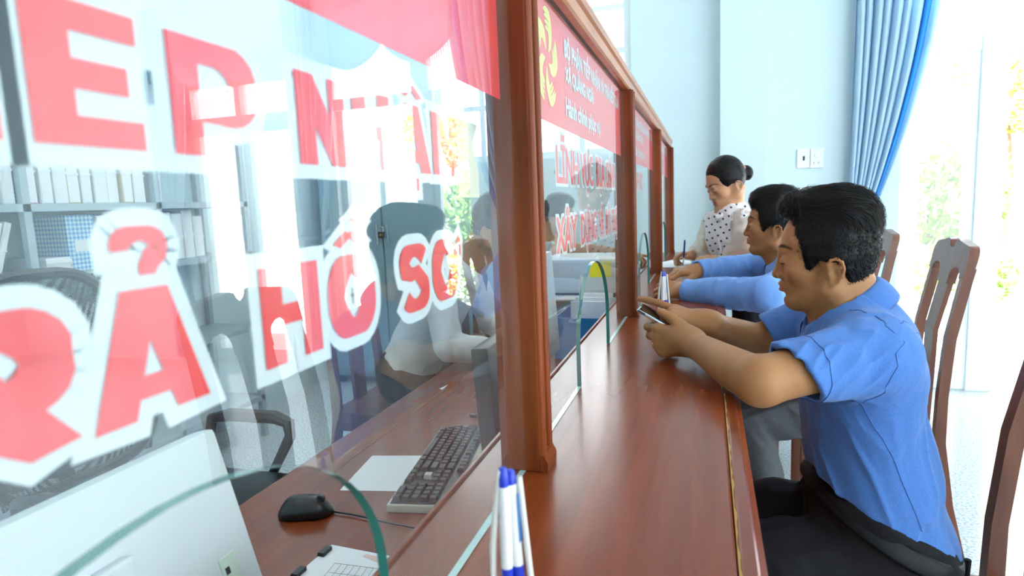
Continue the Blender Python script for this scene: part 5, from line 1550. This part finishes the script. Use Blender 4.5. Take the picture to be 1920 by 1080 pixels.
# ------------------------------------------------------------------ the other people
def sd(P, a, b):
    a = np.array(a, dtype=F4); b = np.array(b, dtype=F4); ab = b - a; t = np.clip(((P - a) @ ab) / (ab @ ab), 0, 1)
    return np.sqrt(((P - a - t[:, None] * ab) ** 2).sum(1))
def figure(label, base, HF, hips, chest, neck, arms, hands, legs, skin, shirt_mat, trouser_mat, hair_fn, h=.004, long_sleeve=True, wid=1.0, smile=0., cloth_h=None, hem=None, sleeve_mat=None, seed=3, bust=0., shoes=True, puff=0.):
    """arms: [(shoulder, elbow, wrist)] near first; hands: keyword dicts; legs: [(hip, knee, ankle)]"""
    t = thing('person', label, 'person', base)
    hips, chest, neck = (np.array(v, dtype=F4) for v in (hips, chest, neck))
    up = _n(neck - hips); sh = _n(np.array(arms[1][0], dtype=F4) - np.array(arms[0][0], dtype=F4)); fw = np.cross(up, sh)
    if float(fw @ (HF.R[:, 0])) < 0: fw = -fw
    TR = np.stack([fw, sh, np.cross(fw, sh)], 1).astype(F4)
    def torso(s, g):
        s.el(hips, (.115 + g, .165 * wid + g, .115 + g), .03, 0, TR)
        s.el(hips * .5 + chest * .5, (.106 + g, .150 * wid + g, .155 + g), .05, 0, TR)
        s.el(chest, (.102 + g, .165 * wid + g, .150 + g), .05, 0, TR)
        if bust: s.el(chest + fw * .06 + up * .02, (.06 + g, .12 + g, .07 + g), .05, 0, TR)
        a, b = np.array(arms[0][0], dtype=F4), np.array(arms[1][0], dtype=F4)
        s.rc(a, b, .048 * wid + g, .048 * wid + g, .05)
        s.rc(a * .72 + b * .28 - up * .05, a * .28 + b * .72 - up * .05, .078 + g, .078 + g, .05)
        s.rc(neck - up * .06, neck + up * .015, .075 * wid + g, .055 * wid + g, .05)
    b = Solid(); add_head(b, HF, wide=1.0, smile=smile); torso(b, 0)
    b.rc(HF.p(-.028, 0, -.02), neck, .052 * wid, .058 * wid, .03); b.rc(HF.p(.02, 0, -.05), neck + fw * .03, .033 * wid, .042 * wid, .03)
    for (s0, e0, w0), hd in zip(arms, hands):
        s0, e0, w0 = (np.array(v, dtype=F4) for v in (s0, e0, w0)); q = wid
        b.limb([s0, (s0 + e0) / 2, e0], [.052 * q, .044 * q, .038 * q], .02)
        b.limb([e0, e0 * .68 + w0 * .32, e0 * .3 + w0 * .7, w0], [.038 * q, .041 * q, .033 * q, .0265 * q], .012)
        add_hand(b, w0, rw=.026 * q, **hd)
    pts = np.array([HF.o + .2, HF.o - .2, hips + .2, hips - .2] + [np.array(v, dtype=F4) + d for a in arms for v in a for d in (.2, -.2)])
    mold(b, pts.min(0), pts.max(0), h, 'body', SKIN, t, skin)
    hair_fn(HF, t)
    c = Solid(); torso(c, .012)
    sl = []
    for (s0, e0, w0) in arms:
        s0, e0, w0 = (np.array(v, dtype=F4) for v in (s0, e0, w0))
        if long_sleeve and sleeve_mat is None:
            for S_ in (c,):
                S_.chain([s0, (s0 + e0) / 2, e0], [.064, .058, .053], .03)
                S_.chain([e0, e0 * .5 + w0 * .5, w0], [.053, .050 , .040], .012)
                S_.fn(lambda P, w0=w0, e0=e0: np.where(np.sqrt(((P - w0) ** 2).sum(1)) < .09, (P - w0) @ _n(w0 - e0), -1), .003, 2)
                S_.rc(w0 * .8 + e0 * .2, w0 * 1.3 - e0 * .3, .031, .033, .003, 1)
                # cuff
                cu = _n(w0 - e0); S_.fn(lambda P, w0=w0, cu=cu: np.maximum(sd(P, w0 - cu * .055, w0 - cu * .004) - .0415, np.maximum((P - w0) @ cu + .002, -((P - w0) @ cu) - .057)), .002, 0)
                S_.rc(w0 * .8 + e0 * .2, w0 * 1.3 - e0 * .3, .031, .033, .003, 1)
        elif sleeve_mat is not None:
            z = Solid(); z.chain([s0, (s0 + e0) / 2, e0], [.060 + puff * .5, .060 + puff, .058 + puff], .03); z.chain([e0, e0 * .5 + w0 * .5, w0 * .86 + e0 * .14], [.058 + puff, .054 + puff, .036], .02)
            z.disp = wrinkles(.006, .022, w0 - e0, 4)
            q = np.array([s0 + .1, s0 - .1, e0 + .1, e0 - .1, w0 + .1, w0 - .1]); sl.append((z, q.min(0), q.max(0)))
            c.chain([s0, s0 * .8 + e0 * .2], [.062, .050], .03)
            cu = _n(w0 - e0)
            c.fn(lambda P, w0=w0, cu=cu: np.maximum(sd(P, w0 - cu * .06, w0) - .036, np.maximum((P - w0) @ cu - .0, -((P - w0) @ cu) - .062)), .002, 0)
            c.rc(w0 - cu * .09, w0 + cu * .06, .030, .030, .002, 1)
        else:
            c.chain([s0, s0 * .4 + e0 * .6], [.064, .056], .03)
            c.fn(lambda P, s0=s0, e0=e0: np.where(np.sqrt(((P - e0) ** 2).sum(1)) < .16, (P - (s0 * .42 + e0 * .58)) @ _n(e0 - s0), -1), .003, 2)
    c.cut(hem if hem is not None else hips + up * .02, -up, .005)
    c.rc(neck + fw * .0 + up * .005, neck + fw * .02 + up * .10, .063 * wid, .085 * wid, .006, 1)
    c.disp = wrinkles(.006, .032, -up * .8 + fw * .5 - sh * .3, 4, None)
    pts = np.array([chest + .3, chest - .3, hips + .24, hips - .24, neck + .1] + [np.array(v, dtype=F4) + d for a in arms for v in a for d in (.1, -.1)])
    so = mold(c, pts.min(0), pts.max(0), cloth_h or h, 'shirt', shirt_mat, t)
    for z, lo, hi in sl: mold(z, lo, hi, .005, 'sheer_sleeve', sleeve_mat, t)
    # collar
    cN = neck - up * .004; rows = []; NA = 32; mb = MB()
    for i in range(NA + 1):
        a = math.radians(-155 + 310 * i / NA); ra = abs(a) / math.radians(155); dv = -fw * math.cos(a) + sh * math.sin(a)
        st = .046 - .018 * ra ** 2; lf = .042 + .022 * ra ** 3; q = wid
        rows.append([cN + dv * r + up * (hh - .010 * ra) + fw * (.018 * ra ** 2) for r, hh in ((.068 * q, 0), (.066 * q, st), (.072 * q, st + .005), (.083 * q, st - .010), (.094 * q + .010 * ra, st - lf))])
    mb.add([tuple(p) for r in rows for p in r], [(i * 5 + j, (i + 1) * 5 + j, (i + 1) * 5 + j + 1, i * 5 + j + 1) for i in range(NA) for j in range(4)])
    mb.build('collar', shirt_mat, so, smooth='all').modifiers.new('thickness', 'SOLIDIFY').thickness = .002
    if legs:
        l = Solid(); l.el(hips, (.124, .174 * wid, .12), .03, 0, TR)
        for hp_, kn, an in legs:
            hp_, kn, an = (np.array(v, dtype=F4) for v in (hp_, kn, an))
            l.chain([hp_, (hp_ + kn) / 2, kn], [.094, .083, .066], .04); l.chain([kn, (kn + an) / 2, an], [.066, .062, .056], .015)
        l.disp = wrinkles(.006, .035, (.6, .3, -.7), 3)
        l.cut(hips + up * .075, up, .004); l.cut((0, 0, .07), (0, 0, -1), .003)
        pts = np.array([hips + .25, hips - .25] + [np.array(v, dtype=F4) + d for a in legs for v in a for d in (.1, -.1)])
        mold(l, pts.min(0), pts.max(0), .006, 'trousers', trouser_mat, t)
        if shoes:
            for hp_, kn, an in legs:
                an = np.array(an, dtype=F4); f2 = V(HF.R[0, 0], HF.R[1, 0], 0); f2 = _n(f2)
                s_ = Solid(); s_.rc(V(an[0], an[1], .055), V(an[0], an[1], .04) + f2 * .17, .042, .035, .03); s_.rc(V(an[0], an[1], .05), V(an[0], an[1], .11), .045, .047, .02); s_.cut((0, 0, .001), (0, 0, -1), .003)
                q = np.array([an + .28, an - .28]); lo = q.min(0); hi = q.max(0); lo[2] = -.02; hi[2] = .2
                mold(s_, lo, hi, .006, 'shoe', SHOE, t)
    return t
def short_hair(poly, top=1.0, n=2500, seed=5):
    def f(HF, t):
        hp = poly_sd(poly); hr = Solid()
        for c, r in (((-.006, 0, .066), (.0870, .0790, .086)), ((-.010, 0, .022), (.075, .0765, .076)), ((.002, 0, .110), (.076, .068, .044 * top)), ((.036, 0, .108), (.046, .058, .034 * top))):
            hr.el(HF.p(*c), np.array(r) * HF.s, .02, 0, HF.R)
        hr.fn(lambda P: hp(HF.loc(P)[:, [0, 2]]), .006, 2)
        hr.disp = wrinkles(.0025, .011, HF.R @ V(-1, .2, .1), 7)
        o = mold(hr, HF.o - .18, HF.o + .19, .004, 'hair', HAIR, t)
        def flow(P):
            L = HF.loc(P); tp = np.clip((L[:, 2] - .08) / .05, 0, 1)[:, None]
            return ((tp * np.array([[.8, .5, .1]]) + (1 - tp) * np.array([[-.1, 0, -1]])) @ HF.R.T).astype(F4)
        strands('hair_strands', o, HAIR, hr, HF.o - .18, HF.o + .19, n, flow, lambda P: (.010 + .03 * np.clip((HF.loc(P)[:, 2] - .07) / .05, 0, 1)).astype(F4), .0011, seed, .12)
    return f
MANHAIR = [(.100, .078), (.084, .074), (.066, .082), (.056, .070), (.052, .040), (.046, .004), (.034, -.004), (.024, .012), (.012, .022), (-.022, .012), (-.031, -.020), (-.050, -.040), (-.12, -.048), (-.3, 0), (-.3, .4), (.3, .4), (.3, .08)]
# second visitor: long sleeves, hands together on the counter
H2 = Frame(onY(1453, 434, 2.48), (-.975, .17, .06), scale=1.04)
W2 = np.array(onY(1288, 546, 2.25), dtype=F4); W2f = np.array(onY(1306, 508, 2.60), dtype=F4)
figure('smiling person in a long sleeved pale blue shirt, hands together on the counter', (.66, 2.46, 0), H2,
       (.70, 2.46, .58), (.585, 2.47, .865), (.515, 2.475, 1.055),
       [((.535, 2.295, 1.02), (.400, 2.075, .992), W2), ((.535, 2.66, 1.03), (.405, 2.80, 1.0), W2f)],
       [dict(d=(-.95, .25, .05), n=(.15, -.62, .75), thumb_side=-1, curls=[(30, 50, 30), (34, 55, 30), (38, 55, 30), (42, 55, 30)], sc=.98),
        dict(d=(-.90, -.42, .0), n=(.1, -.1, 1), thumb_side=1, curls=[(25, 45, 25), (30, 50, 30), (34, 50, 30), (38, 50, 30)], sc=.98)],
       [((.69, 2.36, .565), (.375, 2.31, .500), (.475, 2.30, .10)), ((.69, 2.56, .565), (.375, 2.58, .500), (.47, 2.58, .10))],
       face_color(H2, (.37, .165, .065), (.38, .12, .08), stubble=(.27, .13, .06)), fabric('pale_blue_shirt_cloth', (.16, .33, .74)), fabric('grey_trouser_cloth', (.075, .082, .092), 400),
       short_hair(MANHAIR, 1.0, 4000), h=.0036, smile=1.0, cloth_h=.0038)
# woman writing: dotted blouse, sheer sleeves, hair in a knot
def dots(name):
    m, N, L, b = _new(name)
    tc = N.new('ShaderNodeTexCoord'); mp = N.new('ShaderNodeMapping'); mp.inputs['Scale'].default_value = (36, 12, 36); mp.inputs['Rotation'].default_value = (0, .5, 0)
    L.new(tc.outputs['Object'], mp.inputs['Vector'])
    v = N.new('ShaderNodeTexVoronoi'); v.voronoi_dimensions = '3D'; v.inputs['Scale'].default_value = 1; v.inputs['Randomness'].default_value = .25
    L.new(mp.outputs[0], v.inputs['Vector'])
    sp = N.new('ShaderNodeSeparateXYZ'); L.new(mp.outputs[0], sp.inputs[0])
    cells = []
    for ax in (0, 2):
        fr = N.new('ShaderNodeMath'); fr.operation = 'FRACT'; L.new(sp.outputs[ax], fr.inputs[0])
        su = N.new('ShaderNodeMath'); su.operation = 'SUBTRACT'; su.inputs[1].default_value = .5; L.new(fr.outputs[0], su.inputs[0])
        sq = N.new('ShaderNodeMath'); sq.operation = 'MULTIPLY'; L.new(su.outputs[0], sq.inputs[0]); L.new(su.outputs[0], sq.inputs[1]); cells.append(sq)
    ad = N.new('ShaderNodeMath'); ad.operation = 'ADD'; L.new(cells[0].outputs[0], ad.inputs[0]); L.new(cells[1].outputs[0], ad.inputs[1])
    lt = N.new('ShaderNodeMath'); lt.operation = 'LESS_THAN'; lt.inputs[1].default_value = .030; L.new(ad.outputs[0], lt.inputs[0])
    mx = N.new('ShaderNodeMix'); mx.data_type = 'RGBA'; mx.inputs[6].default_value = (.78, .77, .80, 1); mx.inputs[7].default_value = (.012, .012, .02, 1)
    L.new(lt.outputs[0], mx.inputs[0]); L.new(mx.outputs[2], b.inputs['Base Color']); b.inputs['Roughness'].default_value = .7
    return m
DOT = dots('white_dotted_blouse_cloth')
def sheer(name):
    m, N, L, b = _new(name)
    out = [n for n in N if n.type == 'OUTPUT_MATERIAL'][0]
    b.inputs['Base Color'].default_value = (.86, .70, .58, 1); b.inputs['Roughness'].default_value = .8
    t = N.new('ShaderNodeBsdfTransparent'); mx = N.new('ShaderNodeMixShader'); mx.inputs[0].default_value = .42
    L.new(t.outputs[0], mx.inputs[1]); L.new(b.outputs[0], mx.inputs[2]); L.new(mx.outputs[0], out.inputs[0])
    return m
H3 = Frame(onY(1366, 352, 3.2), (-.85, -.38, -.36), scale=1.02)
def knot_hair(HF, t):
    hp = poly_sd([(.092, .095), (.070, .088), (.060, .062), (.050, .036), (.030, .012), (.012, .022), (-.020, .012), (-.04, -.016), (-.075, -.03), (-.3, -.02), (-.3, .4), (.3, .4), (.3, .10)])
    hr = Solid()
    for c, r in (((-.008, 0, .064), (.0870, .0790, .0865)), ((-.010, 0, .040), (.078, .0770, .072))): hr.el(HF.p(*c), np.array(r) * HF.s, .02, 0, HF.R)
    hr.fn(lambda P: hp(HF.loc(P)[:, [0, 2]]), .006, 2)
    hr.rc(HF.p(0.08, -.012, .12), HF.p(-.03, -.012, .158), .002, .003, .006, 1)
    hr.el(HF.p(-.104, 0, .030), (.030, .034, .036), .012, 0, HF.R)
    hr.disp = wrinkles(.0018, .008, HF.R @ V(-1, 0, -.35), 9)
    o = mold(hr, HF.o - .2, HF.o + .2, .0035, 'hair', HAIR, t)
    pk = plain('peach_hair_clip', (.80, .30, .22), .5)
    c = HF.p(-.078, .034, .062)
    m_ = MB()
    for k in range(5):
        a = 2 * math.pi * k / 5; p = c + HF.R @ V(.011 * math.cos(a), .004, .013 * math.sin(a)); m_.tube([tuple(c), tuple(p)], [.004, .009], 8)
    m_.build('hair_clip', pk, t, smooth='all')
WN = np.array(onY(1354, 487, 3.10), dtype=F4); WFR = np.array(onY(1303, 479, 3.38), dtype=F4)
wm = figure('person in a white dotted blouse with sheer sleeves, writing on a paper', (.46, 3.2, 0), H3,
       (.47, 3.2, .89), (.375, 3.2, 1.085), (.335, 3.2, 1.222),
       [(onY(1398, 418, 3.06), onY(1413, 476, 2.99), WN), (onY(1342, 420, 3.36), onY(1330, 470, 3.44), WFR)],
       [dict(d=(-.95, .2, .0), n=(.1, -.45, .88), thumb_side=-1, curls=[(14, 22, 12), (16, 24, 14), (18, 26, 14), (20, 28, 16)], sc=.88),
        dict(d=(-.90, -.20, .1), n=(.2, .25, .9), thumb_side=1, curls=[(35, 50, 25), (42, 60, 35), (50, 65, 40), (55, 65, 40)], sc=.88)],
       [((.45, 3.11, .86), (.40, 3.12, .47), (.40, 3.12, .10)), ((.45, 3.29, .86), (.40, 3.29, .47), (.40, 3.29, .10))],
       face_color(H3, (.54, .29, .16), (.52, .09, .09), 1.05), DOT, fabric('dark_skirt_cloth', (.02, .02, .03), 300),
       knot_hair, h=.004, wid=.88, smile=1.0, sleeve_mat=sheer('sheer_beige_voile'), bust=1, puff=.014, hem=V(.45, 3.2, .86))
# bow at the throat, bracelet, ring
bw = MB()
nk = V(.285, 3.12, 1.20)
for (dx, dy, dz, w_) in ((-.004, -.03, -.17, .030), (.012, -.035, -.12, .028)):
    pts = [nk + V(dx * t + .004 * math.sin(9 * t), dy * t, dz * t) for t in [k / 8 for k in range(9)]]
    bw.tube([tuple(p) for p in pts], [.010 + w_ * .7 * k / 8 for k in range(9)], 8, flat=(1, .3))
bw.tube([tuple(nk + V(.02, .01, .01)), tuple(nk + V(-.012, -.014, 0)), tuple(nk + V(-.02, .03, .008))], [.012, .017, .012], 8)
bw.build('blouse_bow', DOT, wm, smooth='all')
def band(c, ax, r, w_, name, mat, parent):
    ax = _n(ax); e1 = _n(np.cross(ax, V(0, 0, 1))); e2 = np.cross(ax, e1)
    MB().tube([tuple(c + (e1 * math.cos(t) + e2 * math.sin(t)) * r) for t in [2 * math.pi * k / 24 for k in range(24)]], w_, 6, closed=True).build(name, mat, parent, smooth='all')
band(WN + V(-.006, .001, 0), V(-.95, .2, 0), .0285, .0022, 'bracelet', GOLD, wm)
# pen and paper of the woman
pn = thing('ballpoint_pen', 'dark blue pen upright in the writing hand', 'pen', tuple(onY(1282, 495, 3.30)))
a = onY(1281, 497, 3.31); bq = onY(1284, 450, 3.30)
MB().tube([a, a.lerp(bq, .1), a.lerp(bq, .35)], [.0012, .004, .0045], 10).build('tip', CHROME, pn, smooth='all')
MB().tube([a.lerp(bq, .3), a.lerp(bq, .97), bq], [.0048, .0048, .003], 10).build('barrel', plain('navy_pen', (.03, .05, .28), .35), pn, smooth='all')
sheet('paper_pad', 'white form with a blue underside on the counter before the writing person', ((1224, 497), (1268, 487), (1345, 496), (1310, 503), (1240, 502)), ZCT, .004)
# clerk leaning over the desk, and a colleague pointing through the last opening
H4 = Frame(onY(921, 436, 2.42), (.96, .1, -.30), scale=1.0)
figure('clerk in a loose white shirt bending over the desk behind the near glass', (-1.02, 2.45, 0), H4,
       (-1.02, 2.45, .60), (-.86, 2.44, .87), (-.715, 2.43, 1.05),
       [((-.775, 2.26, 1.01), (-.70, 2.16, .78), (-.50, 2.24, .745)), ((-.775, 2.62, 1.01), (-.69, 2.62, .79), (-.52, 2.47, .745))],
       [dict(d=(.95, .2, 0), n=(0, -.2, 1), thumb_side=1, curls=[(20, 30, 20)] * 4), dict(d=(.95, -.2, 0), n=(0, .2, 1), thumb_side=-1, curls=[(20, 30, 20)] * 4)],
       [((-1.0, 2.36, .57), (-.80, 2.34, .55), (-.86, 2.33, .1)), ((-1.0, 2.54, .57), (-.80, 2.55, .55), (-.86, 2.55, .1))],
       face_color(H4, (.38, .18, .08), (.36, .13, .09)), fabric('white_shirt_cloth', (.70, .72, .74), 500, mix=.08), fabric('dark_trouser_cloth', (.03, .03, .035), 400),
       short_hair(MANHAIR, 1.0, 900), h=.007, hem=V(-.99, 2.45, .645))
H5 = Frame((-.62, 3.70, 1.20), (.97, -.1, -.15))
figure('second clerk behind the last glass panel, a bare arm reaching through the opening', (-.98, 3.68, 0), H5,
       (-.98, 3.68, .58), (-.84, 3.68, .86), (-.70, 3.69, 1.05),
       [((-.74, 3.50, 1.01), (-.48, 3.44, 1.04), (-.21, 3.55, 1.00)), ((-.74, 3.86, 1.01), (-.70, 3.95, .78), (-.47, 3.84, .745))],
       [dict(d=(.98, -.05, -.10), n=(.1, 0, 1), thumb_side=1, curls=[(4, 6, 6), (40, 60, 40), (50, 60, 40), (55, 60, 40)]), dict(d=(.95, -.2, 0), n=(0, .2, 1), thumb_side=-1, curls=[(20, 30, 20)] * 4)],
       [((-.97, 3.59, .57), (-.80, 3.57, .55), (-.86, 3.56, .1)), ((-.97, 3.77, .57), (-.80, 3.78, .55), (-.86, 3.78, .1))],
       face_color(H5, (.40, .19, .085), (.36, .13, .09)), fabric('grey_shirt_cloth', (.35, .40, .44), 500), MATS['dark_trouser_cloth'],
       short_hair(MANHAIR, 1.0, 600), h=.008, long_sleeve=False)
# stools of the two clerks
for (x, y, lab) in ((-1.06, 2.45, 'wooden chair under the clerk in the white shirt'), (-1.02, 3.68, 'wooden chair under the clerk at the last panel')):
    c = copy_tree(chair); c.location = (x, y, 0); c.rotation_euler.z = math.pi; c['label'] = lab; c['group'] = 'chairs of the clerks'
